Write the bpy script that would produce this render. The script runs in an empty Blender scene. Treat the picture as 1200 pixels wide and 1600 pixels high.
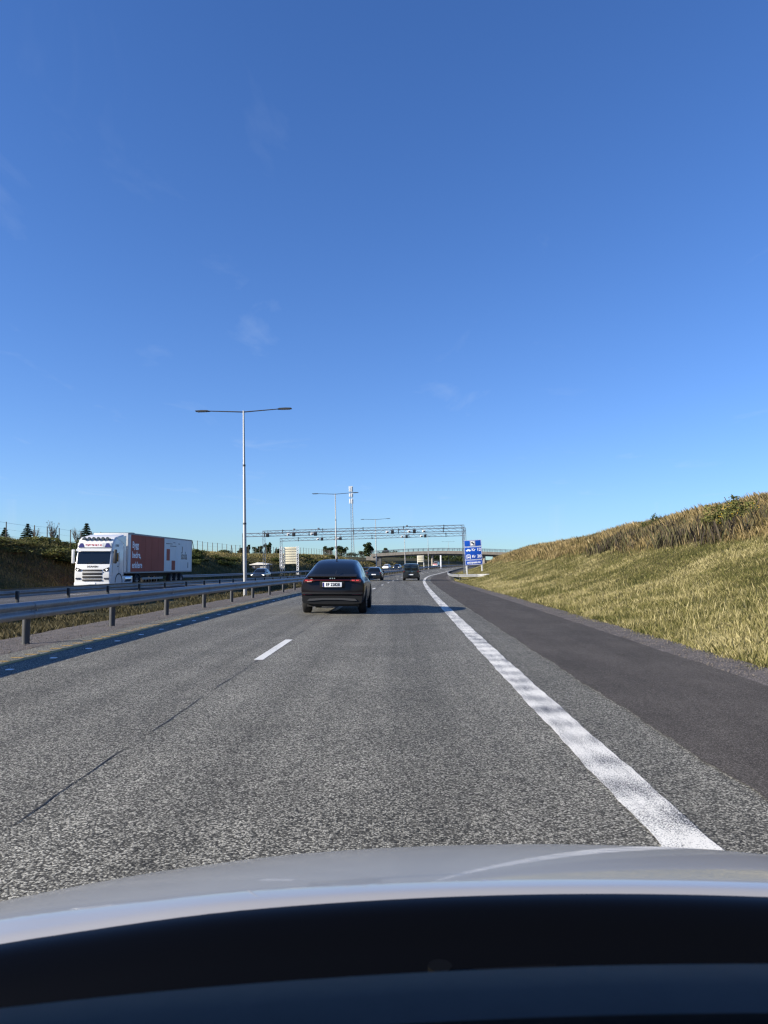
import bpy, bmesh, math, random
import numpy as np
from mathutils import Vector, Matrix, noise as mnoise
R = math.radians
PI = math.pi
random.seed(7)
rng = np.random.default_rng(11)
scene = bpy.context.scene
COL = scene.collection

# ------------------------------------------------------------------ camera
F_PX = 1150.0
cam_d = bpy.data.cameras.new('camera')
cam = bpy.data.objects.new('camera', cam_d)
COL.objects.link(cam)
cam.location = (0, 0, 1.40)
cam.rotation_euler = (R(90 + 4.18), 0, R(1.1))
cam_d.sensor_fit = 'VERTICAL'
cam_d.sensor_height = 36.0
cam_d.lens = F_PX / 1600 * 36
cam_d.clip_start = 0.02
cam_d.clip_end = 6000
cam_d.dof.use_dof = True
cam_d.dof.focus_distance = 28
cam_d.dof.aperture_fstop = cam_d.lens / 2.6
scene.camera = cam

# ------------------------------------------------------------------ light
SUN_TO = Vector((-2.27, -0.80, 1.0)).normalized()
SUN_EL = math.asin(SUN_TO.z)
SUN_AZ = math.atan2(SUN_TO.x, SUN_TO.y)        # from +Y towards +X
world = bpy.data.worlds.new('World')
scene.world = world
world.use_nodes = True
wn, wl = world.node_tree.nodes, world.node_tree.links
wn.clear()
wo = wn.new('ShaderNodeOutputWorld')
bg = wn.new('ShaderNodeBackground')
sky = wn.new('ShaderNodeTexSky')
sky.sky_type = 'NISHITA'
sky.sun_disc = False
sky.sun_elevation = SUN_EL
sky.sun_rotation = SUN_AZ
sky.altitude = 100
sky.air_density = 1.0
sky.dust_density = 0.0
sky.ozone_density = 1.6
hs = wn.new('ShaderNodeHueSaturation')
hs.inputs['Hue'].default_value = 0.5
hs.inputs['Saturation'].default_value = 1.18
hs.inputs['Value'].default_value = 1.0
wb = wn.new('ShaderNodeMix')      # the phone's white balance for the whole sky
wb.data_type, wb.blend_type = 'RGBA', 'MULTIPLY'
wb.inputs[0].default_value = 1.0
wb.inputs[7].default_value = (.74, .93, 1.22, 1)
bg.inputs['Strength'].default_value = 0.075
wl.new(sky.outputs[0], hs.inputs['Color'])
wl.new(hs.outputs[0], wb.inputs[6])
# film-like shoulder, the same for every direction of the sky: c*g / (1 + c*k)
def vmath(op, a, b):
    n = wn.new('ShaderNodeVectorMath')
    n.operation = op
    for v, q in ((a, n.inputs[0]), (b, n.inputs[1])):
        if isinstance(v, tuple): q.default_value = v
        else: wl.new(v, q)
    return n.outputs[0]
num = vmath('MULTIPLY', wb.outputs[2], (1.02, .98, 1.09))
den = vmath('ADD', vmath('MULTIPLY', wb.outputs[2], (.150, .058, .024)), (1., 1., 1.))
skyc = vmath('DIVIDE', num, den)
# faint high wisps of cirrus, all over the sky
tcw = wn.new('ShaderNodeTexCoord')
sxw = wn.new('ShaderNodeSeparateXYZ'); wl.new(tcw.outputs['Generated'], sxw.inputs[0])
cmb = wn.new('ShaderNodeCombineXYZ')
zc = wn.new('ShaderNodeMath'); zc.operation = 'MAXIMUM'; zc.inputs[1].default_value = .08; wl.new(sxw.outputs[2], zc.inputs[0])
for ax in (0, 1):
    dv = wn.new('ShaderNodeMath'); dv.operation = 'DIVIDE'; wl.new(sxw.outputs[ax], dv.inputs[0]); wl.new(zc.outputs[0], dv.inputs[1]); wl.new(dv.outputs[0], cmb.inputs[ax])
mpw = wn.new('ShaderNodeMapping'); mpw.inputs['Scale'].default_value = (1.5, .8, 1); mpw.inputs['Rotation'].default_value = (0, 0, .6); wl.new(cmb.outputs[0], mpw.inputs[0])
nzw = wn.new('ShaderNodeTexNoise'); nzw.inputs['Scale'].default_value = 1.1; nzw.inputs['Detail'].default_value = 6; nzw.inputs['Roughness'].default_value = .55; nzw.inputs['Distortion'].default_value = .5
wl.new(mpw.outputs[0], nzw.inputs['Vector'])
mrw = wn.new('ShaderNodeMapRange'); mrw.inputs['From Min'].default_value = .60; mrw.inputs['From Max'].default_value = .80; mrw.inputs['To Max'].default_value = .16; wl.new(nzw.outputs[0], mrw.inputs['Value'])
mxw = wn.new('ShaderNodeMix'); mxw.data_type = 'RGBA'; mxw.inputs[7].default_value = (4.2, 5.0, 6.2, 1)
wl.new(mrw.outputs[0], mxw.inputs[0]); wl.new(skyc, mxw.inputs[6])
wl.new(mxw.outputs[2], bg.inputs['Color'])
wl.new(bg.outputs[0], wo.inputs['Surface'])

sun_d = bpy.data.lights.new('sun', 'SUN')
sun_d.energy = 5.0
sun_d.angle = R(0.53)
sun_d.color = (1.0, 0.92, 0.79)
sun = bpy.data.objects.new('sun', sun_d)
COL.objects.link(sun)
sun.rotation_euler = (-SUN_TO).to_track_quat('-Z', 'Y').to_euler()
sun.location = SUN_TO * 80

vs = scene.view_settings
vs.view_transform = 'Standard'
vs.look = 'None'
vs.exposure = 1.06
vs.gamma = 1
vs.use_curve_mapping = False
try:
    scene.render.engine = 'CYCLES'
    scene.cycles.use_denoising = True
    scene.cycles.pixel_filter_type = 'BLACKMAN_HARRIS'
    scene.cycles.filter_width = 1.3
    scene.cycles.max_bounces = 6
except Exception:
    pass

# ------------------------------------------------------------------ materials
class NT:
    def __init__(s, name):
        s.m = bpy.data.materials.new(name)
        s.m.use_nodes = True
        s.n, s.l = s.m.node_tree.nodes, s.m.node_tree.links
        s.b = s.n['Principled BSDF']
        s.out = s.n['Material Output']
    def new(s, t, **kw):
        n = s.n.new(t)
        for k, v in kw.items():
            if k.startswith('i_'):
                n.inputs[k[2:].replace('_', ' ')].default_value = v
            else:
                setattr(n, k, v)
        return n
    def link(s, a, b): s.l.new(a, b)
    def coord(s, scale=(1, 1, 1)):
        tc = s.new('ShaderNodeTexCoord')
        mp = s.new('ShaderNodeMapping')
        mp.inputs['Scale'].default_value = scale
        s.link(tc.outputs['Object'], mp.inputs[0])
        return mp.outputs[0]
    def noise(s, vec, scale, detail=4, rough=.6):
        n = s.new('ShaderNodeTexNoise')
        n.inputs['Scale'].default_value = scale
        n.inputs['Detail'].default_value = detail
        n.inputs['Roughness'].default_value = rough
        s.link(vec, n.inputs['Vector'])
        return n.outputs[0]
    def ramp(s, fac, stops):
        r = s.new('ShaderNodeValToRGB')
        e = r.color_ramp.elements
        while len(e) < len(stops): e.new(.5)
        for q, (p, c) in zip(e, stops):
            q.position = p
            q.color = (*c, 1) if isinstance(c, tuple) else (c, c, c, 1)
        s.link(fac, r.inputs[0])
        return r.outputs[0]
    def mix(s, fac, a, b, mode='MIX'):
        m = s.new('ShaderNodeMix', data_type='RGBA', blend_type=mode)
        if isinstance(fac, (int, float)): m.inputs[0].default_value = fac
        else: s.link(fac, m.inputs[0])
        for v, i in ((a, 6), (b, 7)):
            if isinstance(v, tuple): m.inputs[i].default_value = (*v, 1)
            else: s.link(v, m.inputs[i])
        return m.outputs[2]
    def bump(s, h, strength=.5, dist=.01):
        b = s.new('ShaderNodeBump')
        b.inputs['Strength'].default_value = strength
        b.inputs['Distance'].default_value = dist
        s.link(h, b.inputs['Height'])
        s.link(b.outputs[0], s.b.inputs['Normal'])

def pbr(name, col, rough=.5, metal=0., coat=0., spec=.5, vary=.0, vscale=3., emit=None, estr=1.):
    t = NT(name)
    t.b.inputs['Roughness'].default_value = rough
    t.b.inputs['Metallic'].default_value = metal
    t.b.inputs['Coat Weight'].default_value = coat
    t.b.inputs['Coat Roughness'].default_value = .04
    t.b.inputs['Specular IOR Level'].default_value = spec
    if vary:
        v = t.coord()
        n = t.noise(v, vscale, 5)
        lo = tuple(c * (1 - vary) for c in col)
        hi = tuple(min(1, c * (1 + vary)) for c in col)
        c = t.ramp(n, [(.3, lo), (.7, hi)])
        t.link(c, t.b.inputs['Base Color'])
    else:
        t.b.inputs['Base Color'].default_value = (*col, 1)
    if emit:
        t.b.inputs['Emission Color'].default_value = (*emit, 1)
        t.b.inputs['Emission Strength'].default_value = estr
    return t.m

def asphalt(name, dark, mid, light, cell=85., tracks=True, rough=.72, stone=.5, spec=.5, joint=False):
    t = NT(name)
    v = t.coord()
    vo = t.new('ShaderNodeTexVoronoi', feature='F1')
    vo.inputs['Scale'].default_value = cell
    t.link(v, vo.inputs['Vector'])
    sep = t.new('ShaderNodeSeparateColor')
    t.link(vo.outputs['Color'], sep.inputs[0])
    c = t.ramp(sep.outputs[0], [(.0, dark), (stone, mid), (.8, light), (1., tuple(min(1, q * 1.5) for q in light))])
    # gaps between the stones
    gap = t.ramp(vo.outputs['Distance'], [(.35, 1.), (.75, .35)])
    c = t.mix(.8, c, gap, 'MULTIPLY')
    fine = t.ramp(t.noise(v, 260, 2), [(.3, .75), (.7, 1.2)])
    c = t.mix(.6, c, fine, 'MULTIPLY')
    # broad patches
    big = t.ramp(t.noise(v, .7, 6, .65), [(.3, .80), (.7, 1.14)])
    c = t.mix(1, c, big, 'MULTIPLY')
    if not tracks:
        st = t.ramp(t.noise(t.coord((1.4, .22, 1)), 1.1, 5, .7), [(.32, .80), (.5, 1.0), (.68, 1.10)])
        c = t.mix(1, c, st, 'MULTIPLY')
    if tracks:
        v2 = t.coord((1.1, .012, 1))
        tr = t.ramp(t.noise(v2, 1.25, 3), [(.36, .74), (.5, .95), (.64, 1.12)])
        c = t.mix(1, c, tr, 'MULTIPLY')
    t.link(c, t.b.inputs['Base Color'])
    t.b.inputs['Roughness'].default_value = rough
    t.b.inputs['Specular IOR Level'].default_value = spec
    h = t.mix(.5, sep.outputs[0], vo.outputs['Distance'], 'SUBTRACT')
    t.bump(h, .55, .005)
    return t.m

def paint_line(name, col, under, thr=.42, period=None, scale=55.):
    t = NT(name)
    v = t.coord()
    w = t.noise(v, scale, 2, .6)
    big = t.noise(t.coord((2.0, .35, 1)), 2.2, 3)
    hb = t.new('ShaderNodeMath', operation='MULTIPLY')
    hb.inputs[1].default_value = .45
    t.link(big, hb.inputs[0])
    add = t.new('ShaderNodeMath', operation='ADD')
    t.link(w, add.inputs[0])
    t.link(hb.outputs[0], add.inputs[1])
    val = add.outputs[0]
    if period:
        sx = t.new('ShaderNodeSeparateXYZ')
        t.link(v, sx.inputs[0])
        mu = t.new('ShaderNodeMath', operation='MULTIPLY')
        mu.inputs[1].default_value = 2 * PI / period
        t.link(sx.outputs[1], mu.inputs[0])
        si = t.new('ShaderNodeMath', operation='SINE')
        t.link(mu.outputs[0], si.inputs[0])
        ml = t.new('ShaderNodeMath', operation='MULTIPLY_ADD')
        ml.inputs[1].default_value = .045
        t.link(si.outputs[0], ml.inputs[0])
        t.link(val, ml.inputs[2])
        val = ml.outputs[0]
    mr = t.new('ShaderNodeMapRange')
    mr.inputs['From Min'].default_value = thr - .03
    mr.inputs['From Max'].default_value = thr + .04
    t.link(val, mr.inputs['Value'])
    tone = t.ramp(t.noise(v, 9, 4), [(.3, tuple(c * .88 for c in col)), (.7, col)])
    c = t.mix(mr.outputs[0], under, tone)
    t.link(c, t.b.inputs['Base Color'])
    t.b.inputs['Roughness'].default_value = .6
    t.bump(mr.outputs[0], .5, .004)
    return t.m

def ground_mat():
    t = NT('ground_soil_grass')
    v = t.coord()
    a = t.ramp(t.noise(v, 1.3, 6, .7), [(.3, (.035, .038, .012)), (.5, (.070, .062, .022)), (.7, (.11, .088, .038))])
    b = t.ramp(t.noise(v, 25, 4, .7), [(.3, .55), (.7, 1.25)])
    c = t.mix(1, a, b, 'MULTIPLY')
    t.link(c, t.b.inputs['Base Color'])
    t.b.inputs['Roughness'].default_value = .95
    t.b.inputs['Specular IOR Level'].default_value = .15
    t.bump(t.noise(v, 18, 5, .7), .9, .06)
    return t.m

def gravel_mat():
    t = NT('gravel')
    v = t.coord()
    vo = t.new('ShaderNodeTexVoronoi', feature='F1')
    vo.inputs['Scale'].default_value = 55
    t.link(v, vo.inputs['Vector'])
    sep = t.new('ShaderNodeSeparateColor')
    t.link(vo.outputs['Color'], sep.inputs[0])
    c = t.ramp(sep.outputs[0], [(0., (.065, .056, .050)), (.5, (.140, .120, .108)), (1., (.24, .21, .19))])
    g = t.ramp(vo.outputs['Distance'], [(.3, 1.), (.75, .3)])
    c = t.mix(.9, c, g, 'MULTIPLY')
    d = t.ramp(t.noise(v, 2.2, 5), [(.35, .7), (.65, 1.1)])
    c = t.mix(1, c, d, 'MULTIPLY')
    t.link(c, t.b.inputs['Base Color'])
    t.b.inputs['Roughness'].default_value = .9
    h = t.mix(.5, sep.outputs[0], vo.outputs['Distance'], 'SUBTRACT')
    t.bump(h, 1., .012)
    return t.m

def leaf_mat(name, stops, transl=.35, nscale=.45, rough=.7):
    """colour = per-blade random attribute through a ramp, shifted by broad patches"""
    t = NT(name)
    at = t.new('ShaderNodeAttribute', attribute_name='col')
    v = t.coord()
    n = t.noise(v, nscale, 4, .65)
    ad = t.new('ShaderNodeMath', operation='MULTIPLY_ADD')
    ad.inputs[1].default_value = 1.5
    t.link(n, ad.inputs[0])
    ad.inputs[2].default_value = -.75
    ad2 = t.new('ShaderNodeMath', operation='ADD')
    t.link(ad.outputs[0], ad2.inputs[0])
    t.link(at.outputs['Fac'], ad2.inputs[1])
    c = t.ramp(ad2.outputs[0], stops)
    t.link(c, t.b.inputs['Base Color'])
    t.b.inputs['Roughness'].default_value = rough
    t.b.inputs['Specular IOR Level'].default_value = .2
    tr = t.new('ShaderNodeBsdfTranslucent')
    t.link(c, tr.inputs['Color'])
    ms = t.new('ShaderNodeMixShader')
    ms.inputs[0].default_value = transl
    t.link(t.b.outputs[0], ms.inputs[1])
    t.link(tr.outputs[0], ms.inputs[2])
    t.link(ms.outputs[0], t.out.inputs['Surface'])
    return t.m

def galv(name, col, rough=.45, metal=.75):
    t = NT(name)
    v = t.coord()
    n = t.noise(v, 3.5, 6, .7)
    c = t.ramp(n, [(.3, tuple(q * .66 for q in col)), (.7, tuple(min(1, q * 1.12) for q in col))])
    st = t.ramp(t.noise(t.coord((1, 1, .06)), 14, 3), [(.35, .86), (.65, 1.04)])
    c = t.mix(1, c, st, 'MULTIPLY')
    t.link(c, t.b.inputs['Base Color'])
    t.b.inputs['Metallic'].default_value = metal
    r = t.ramp(n, [(.3, rough - .1), (.7, rough + .15)])
    t.link(r, t.b.inputs['Roughness'])
    return t.m

M = {}
M['asphalt'] = asphalt('asphalt', (.033, .0318, .027), (.140, .134, .111), (.37, .356, .298), 96, spec=.12)
M['asphalt_dark'] = asphalt('asphalt_shoulder', (.062, .055, .048), (.098, .088, .077), (.140, .127, .112), 110, tracks=False, rough=.85, stone=.6, spec=.12)
M['asphalt_opp'] = asphalt('asphalt_opposite', (.06, .06, .06), (.10, .098, .092), (.18, .175, .165), 60, spec=.15)
M['ground'] = ground_mat()
M['gravel'] = gravel_mat()
M['edge_line'] = paint_line('edge_line_paint', (.80, .775, .69), (.075, .073, .068), .662, .62, 120.)
M['dash_line'] = paint_line('lane_dash_paint', (.70, .69, .64), (.075, .073, .068), .56, None, 130.)
M['yellow_line'] = paint_line('yellow_line_paint', (.55, .34, .06), (.10, .092, .075), .66, None, 90.)
M['tar'] = pbr('tar_joint', (.012, .012, .012), .7)
M['rail'] = galv('galvanised_rail', (.33, .335, .33), .5, .55)
M['rail_post'] = pbr('rail_post_steel', (.060, .062, .065), .5, .4, vary=.25)
M['rail_post_dark'] = pbr('rail_post_dark', (.035, .037, .04), .55, .3, vary=.2)
M['bolt'] = pbr('bolt_steel', (.5, .5, .5), .3, .9)
M['pole'] = pbr('galvanised_pole', (.36, .36, .355), .5, .35, vary=.06, vscale=1.2)
M['lamp_head'] = pbr('lamp_head_grey', (.05, .052, .055), .45, .2)
M['lamp_lens'] = pbr('lamp_lens', (.35, .36, .36), .2)
M['gantry'] = galv('gantry_steel', (.20, .22, .25), .5, .4)
M['white_plastic'] = pbr('white_housing', (.78, .78, .76), .4)
M['black_plastic'] = pbr('black_plastic', (.012, .012, .013), .5)
M['sign_blue'] = pbr('sign_blue', (.004, .070, .42), .35)
M['sign_white'] = pbr('sign_white', (.85, .86, .86), .4)
M['sign_black'] = pbr('sign_black', (.01, .01, .01), .4)
M['sign_post'] = pbr('sign_post_steel', (.62, .62, .58), .5, .2, vary=.1)
M['cream_panel'] = pbr('cream_panel', (.72, .66, .47), .5, vary=.05, vscale=.6)
M['concrete'] = pbr('concrete', (.25, .222, .185), .85, vary=.22, vscale=1.2)
M['concrete_dark'] = pbr('concrete_girder', (.12, .115, .11), .9, vary=.2, vscale=.8)
M['wood_post'] = pbr('fence_post_wood', (.10, .085, .065), .85, vary=.25)
M['wire'] = pbr('fence_wire', (.18, .18, .18), .5, .5)
M['cabin_wall'] = pbr('cabin_wall', (.30, .30, .30), .7, vary=.12)
M['cabin_roof'] = pbr('cabin_roof', (.62, .60, .55), .7, vary=.1)
M['truck_white'] = pbr('truck_white', (.66, .66, .64), .3, coat=.6)
M['trailer_white'] = pbr('trailer_white', (.74, .73, .68), .55, coat=0, spec=.3, vary=.05, vscale=.6)
M['trailer_red'] = pbr('trailer_red', (.37, .078, .044), .6, coat=0, spec=.2, vary=.14, vscale=.5)
M['red'] = pbr('red_print', (.50, .035, .03), .4)
M['grey_print'] = pbr('grey_print', (.045, .045, .05), .4)
M['blue_print'] = pbr('blue_print', (.03, .03, .16), .4)
M['tyre'] = pbr('tyre_rubber', (.014, .014, .014), .85, vary=.2, vscale=8)
M['rim'] = pbr('wheel_rim', (.30, .30, .31), .35, .8)
M['chassis'] = pbr('chassis_black', (.018, .018, .019), .7)
M['chrome'] = pbr('chrome', (.7, .7, .7), .15, 1.)
M['glass'] = pbr('car_glass', (.006, .008, .010), .03, 0, 0, .6)
M['black_paint'] = pbr('black_car_paint', (.008, .005, .005), .3, .0, .25, .22)
M['navy_paint'] = pbr('dark_blue_car_paint', (.012, .016, .022), .28, .4, 1.)
M['grey_paint'] = pbr('dark_grey_car_paint', (.020, .024, .026), .3, .4, 1.)
M['white_paint'] = pbr('white_car_paint', (.80, .80, .80), .3, 0, .8)
M['tail_red'] = pbr('tail_light_red', (.055, .005, .007), .2, 0, .5, emit=(1, .05, .05), estr=.02)
M['tail_lit'] = pbr('tail_light_lit', (.45, .03, .035), .2, 0, 1., emit=(1, .12, .12), estr=.16)
M['tail_sunlit'] = pbr('tail_light_sunlit', (.6, .35, .28), .15, 0, 1.)  # pinkish white, sunlight on the lamp put into its colour
M['headlight'] = pbr('headlight', (.6, .62, .65), .1, 0, 1., emit=(1, .96, .88), estr=1.5)
M['headlight_dark'] = pbr('headlight_dark', (.05, .05, .055), .1, 0, 1.)
M['reflector'] = pbr('bumper_reflector', (.075, .006, .008), .25)
M['bumper_grey'] = pbr('bumper_trim', (.050, .050, .050), .5, .1)
M['bumper_black'] = pbr('bumper_lower', (.010, .010, .010), .5, 0, 0, .25)
M['hood'] = pbr('silver_paint', (.50, .485, .455), .42, .5, .8)
M['dash'] = pbr('dashboard', (.036, .030, .027), .6, vary=.12, vscale=40, spec=.3)
M['cowl'] = pbr('cowl_plastic', (.0018, .0018, .0018), .24, spec=.14)
M['wiper'] = pbr('wiper_black', (.0025, .0025, .0025), .7, spec=.05)
M['bark'] = pbr('bark', (.09, .07, .05), .9, vary=.3, vscale=6)
M['stone'] = pbr('verge_stones', (.12, .105, .092), .85, vary=.4, vscale=7)
M['grass_bank'] = leaf_mat('bank_grass', [(.0, (.056, .066, .016)), (.3, (.128, .126, .036)), (.6, (.245, .215, .082)), (.95, (.46, .40, .205))], .30, .32)
M['grass_dry'] = leaf_mat('dry_grass', [(.0, (.085, .075, .024)), (.35, (.205, .158, .066)), (.7, (.33, .245, .115)), (1., (.47, .375, .205))], .35, .35)
M['grass_median'] = leaf_mat('median_grass', [(.1, (.024, .025, .009)), (.5, (.060, .053, .024)), (.9, (.135, .112, .058))], .3, .8)
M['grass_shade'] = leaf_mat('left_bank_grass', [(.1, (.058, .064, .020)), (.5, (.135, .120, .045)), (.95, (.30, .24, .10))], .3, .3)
M['weed'] = leaf_mat('dry_weeds', [(.0, (.036, .028, .022)), (.35, (.068, .053, .037)), (.65, (.082, .086, .034)), (.85, (.15, .125, .058)), (1., (.25, .19, .10))], .2, .5)
M['shrub'] = leaf_mat('shrub_leaves', [(.1, (.030, .044, .012)), (.5, (.062, .082, .020)), (.9, (.12, .13, .034))], .3, .5)
M['shrub_light'] = leaf_mat('light_shrub_leaves', [(.1, (.055, .062, .018)), (.5, (.115, .125, .036)), (.9, (.21, .19, .06))], .3, .7)
M['conifer'] = leaf_mat('conifer_needles', [(.1, (.010, .020, .010)), (.5, (.022, .040, .016)), (.9, (.045, .065, .022))], .15, .5)
M['broadleaf'] = leaf_mat('tree_leaves', [(.1, (.018, .030, .010)), (.5, (.035, .052, .015)), (.9, (.075, .085, .025))], .25, .3)
M['twig'] = leaf_mat('bare_twigs', [(.1, (.10, .08, .06)), (.9, (.20, .17, .13))], .1, .5)
M['flower'] = pbr('yellow_flower', (.65, .42, .03), .7)

# ------------------------------------------------------------------ object helpers
def tag(o, label=None, cat=None, group=None, kind=None):
    if label: o['label'] = label
    if cat: o['category'] = cat
    if group: o['group'] = group
    if kind: o['kind'] = kind
    return o

def empty(name, loc=(0, 0, 0), rz=0., tilt=0., parent=None):
    o = bpy.data.objects.new(name, None)
    COL.objects.link(o)
    o.location = loc
    o.rotation_euler = (0, tilt, rz)
    o.empty_display_size = .3
    o.parent = parent
    return o

def link(name, me, parent=None, loc=(0, 0, 0), rot=(0, 0, 0)):
    o = bpy.data.objects.new(name, me)
    COL.objects.link(o)
    o.location = loc
    o.rotation_euler = rot
    o.parent = parent
    return o

def copy_tree(o, parent=None):
    c = o.copy()
    COL.objects.link(c)
    c.parent = parent
    for ch in list(o.children):
        copy_tree(ch, c)
    return c

def finish(me, m, smooth=True, ang=35):
    if not isinstance(m, (list, tuple)): m = [m]
    for q in m: me.materials.append(q)
    if smooth:
        me.shade_smooth()
        me.set_sharp_from_angle(angle=R(ang))
    return me

class MB:
    def __init__(s): s.v, s.f = [], []
    def add(s, vs, fs, mtx=None):
        k = len(s.v)
        for p in vs:
            p = Vector(p)
            s.v.append(mtx @ p if mtx else p)
        for f in fs: s.f.append(tuple(i + k for i in f))
        return s
    def box(s, c, d, mtx=None, ch=0.):
        x, y, z = (q / 2 for q in d)
        if ch <= 0:
            vs = [(sx * x, sy * y, sz * z) for sx in (-1, 1) for sy in (-1, 1) for sz in (-1, 1)]
            fs = [(0, 1, 3, 2), (4, 6, 7, 5), (0, 4, 5, 1), (2, 3, 7, 6), (0, 2, 6, 4), (1, 5, 7, 3)]
        else:
            bm = bmesh.new()
            bmesh.ops.create_cube(bm, size=1)
            for q in bm.verts: q.co = Vector((q.co.x * 2 * x, q.co.y * 2 * y, q.co.z * 2 * z))
            bmesh.ops.bevel(bm, geom=bm.edges[:], offset=ch, segments=2, affect='EDGES', profile=.6)
            bm.verts.index_update()
            vs = [q.co.copy() for q in bm.verts]
            fs = [tuple(q.index for q in f.verts) for f in bm.faces]
            bm.free()
        T = Matrix.Translation(c)
        return s.add(vs, fs, (mtx @ T) if mtx else T)
    def cyl(s, a, b, r0, r1=None, n=10, caps=True):
        a, b = Vector(a), Vector(b)
        r1 = r0 if r1 is None else r1
        d = b - a
        q = d.to_track_quat('Z', 'Y').to_matrix()
        vs, fs = [], []
        for p, r in ((a, r0), (b, r1)):
            for i in range(n):
                t = 2 * PI * i / n
                vs.append(p + q @ Vector((r * math.cos(t), r * math.sin(t), 0)))
        for i in range(n): fs.append((i, (i + 1) % n, n + (i + 1) % n, n + i))
        if caps:
            fs.append(tuple(range(n - 1, -1, -1)))
            fs.append(tuple(range(n, 2 * n)))
        return s.add(vs, fs)
    def prism(s, pts, axis, lo, hi):
        """closed outline pts (2-D) extruded along axis from lo to hi"""
        n = len(pts)
        def pl(p, t):
            return {'x': (t, p[0], p[1]), 'y': (p[0], t, p[1]), 'z': (p[0], p[1], t)}[axis]
        vs = [pl(p, lo) for p in pts] + [pl(p, hi) for p in pts]
        fs = [(i, (i + 1) % n, n + (i + 1) % n, n + i) for i in range(n)]
        fs += [tuple(range(n - 1, -1, -1)), tuple(range(n, 2 * n))]
        return s.add(vs, fs)
    def mesh(s, name, m, smooth=True, ang=35, fix=True):
        me = bpy.data.meshes.new(name)
        me.from_pydata([tuple(p) for p in s.v], [], s.f)
        if fix:
            bm = bmesh.new()
            bm.from_mesh(me)
            bmesh.ops.recalc_face_normals(bm, faces=bm.faces[:])
            bm.to_mesh(me)
            bm.free()
        return finish(me, m, smooth, ang)
    def build(s, name, m, parent=None, loc=(0, 0, 0), rot=(0, 0, 0), smooth=True, ang=35, fix=True):
        return link(name, s.mesh(name, m, smooth, ang, fix), parent, loc, rot)

def np_mesh(name, verts, tris, m, col=None, smooth=False):
    """verts (N,3), tris (T,k) uniform polygons"""
    verts = np.asarray(verts, np.float32)
    tris = np.asarray(tris, np.int32)
    me = bpy.data.meshes.new(name)
    k = tris.shape[1]
    me.vertices.add(len(verts))
    me.vertices.foreach_set('co', verts.ravel())
    me.loops.add(tris.size)
    me.loops.foreach_set('vertex_index', tris.ravel())
    me.polygons.add(len(tris))
    me.polygons.foreach_set('loop_start', np.arange(0, tris.size, k, dtype=np.int32))
    me.polygons.foreach_set('loop_total', np.full(len(tris), k, np.int32))
    if col is not None:
        a = me.attributes.new('col', 'FLOAT', 'POINT')
        a.data.foreach_set('value', np.asarray(col, np.float32).ravel())
    me.update(calc_edges=True)
    me.materials.append(m)
    if smooth: me.shade_smooth()
    return me

def text(name, body, size, m, parent, loc, rot, ext=.002, align='LEFT', sx=1., bold=0.):
    c = bpy.data.curves.new(name, 'FONT')
    c.body = body
    c.size = size
    c.extrude = ext
    c.offset = bold
    c.align_x = align
    c.align_y = 'CENTER'
    c.resolution_u = 2
    c.materials.append(m)
    tmp = bpy.data.objects.new(name, c)
    me = bpy.data.meshes.new_from_object(tmp)
    me.name = name
    bpy.data.objects.remove(tmp)
    bpy.data.curves.remove(c)
    o = link(name, me, parent, loc, rot)
    o.scale = (sx, 1, 1)
    return o

# ------------------------------------------------------------------ road alignment
def hermite(xs, ys):
    xs, ys = np.array(xs, float), np.array(ys, float)
    m = np.gradient(ys, xs)
    def f(x):
        x = np.asarray(x, float)
        i = np.clip(np.searchsorted(xs, x) - 1, 0, len(xs) - 2)
        h = xs[i + 1] - xs[i]
        t = (x - xs[i]) / h
        r = (2*t**3 - 3*t**2 + 1)*ys[i] + (t**3 - 2*t**2 + t)*h*m[i] + (-2*t**3 + 3*t**2)*ys[i+1] + (t**3 - t**2)*h*m[i+1]
        r = np.where(x < xs[0], ys[0] + (x - xs[0]) * m[0], r)
        return np.where(x > xs[-1], ys[-1] + (x - xs[-1]) * m[-1], r)
    return f
DX = hermite([-60, 0, 10, 22, 34, 60, 88, 110, 131, 152, 176, 200, 222, 267, 320, 400, 500, 700, 1000],
             [0, 0, .01, .09, .24, .78, 1.65, 2.75, 4.4, 6.8, 9.9, 13.6, 17.6, 26.6, 39, 60, 89, 152, 250])
DZ = hermite([-60, 0, 25, 50, 88, 120, 155, 203, 260, 320, 400, 500, 1000],
             [0, 0, 0, -.10, -.34, -.33, -.20, .30, .85, 1.4, 2., 2.4, 3.5])
def P(lat, D, h=0.):
    return Vector((lat + float(DX(D)), D, float(DZ(D)) + h))
def head(D):
    return -math.atan(float(DX(D + .5) - DX(D - .5)))
TILT = R(-1.3)

def sstep(a, b, x):
    t = np.clip((np.asarray(x, float) - a) / (b - a), 0, 1)
    return t * t * (3 - 2 * t)

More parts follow.
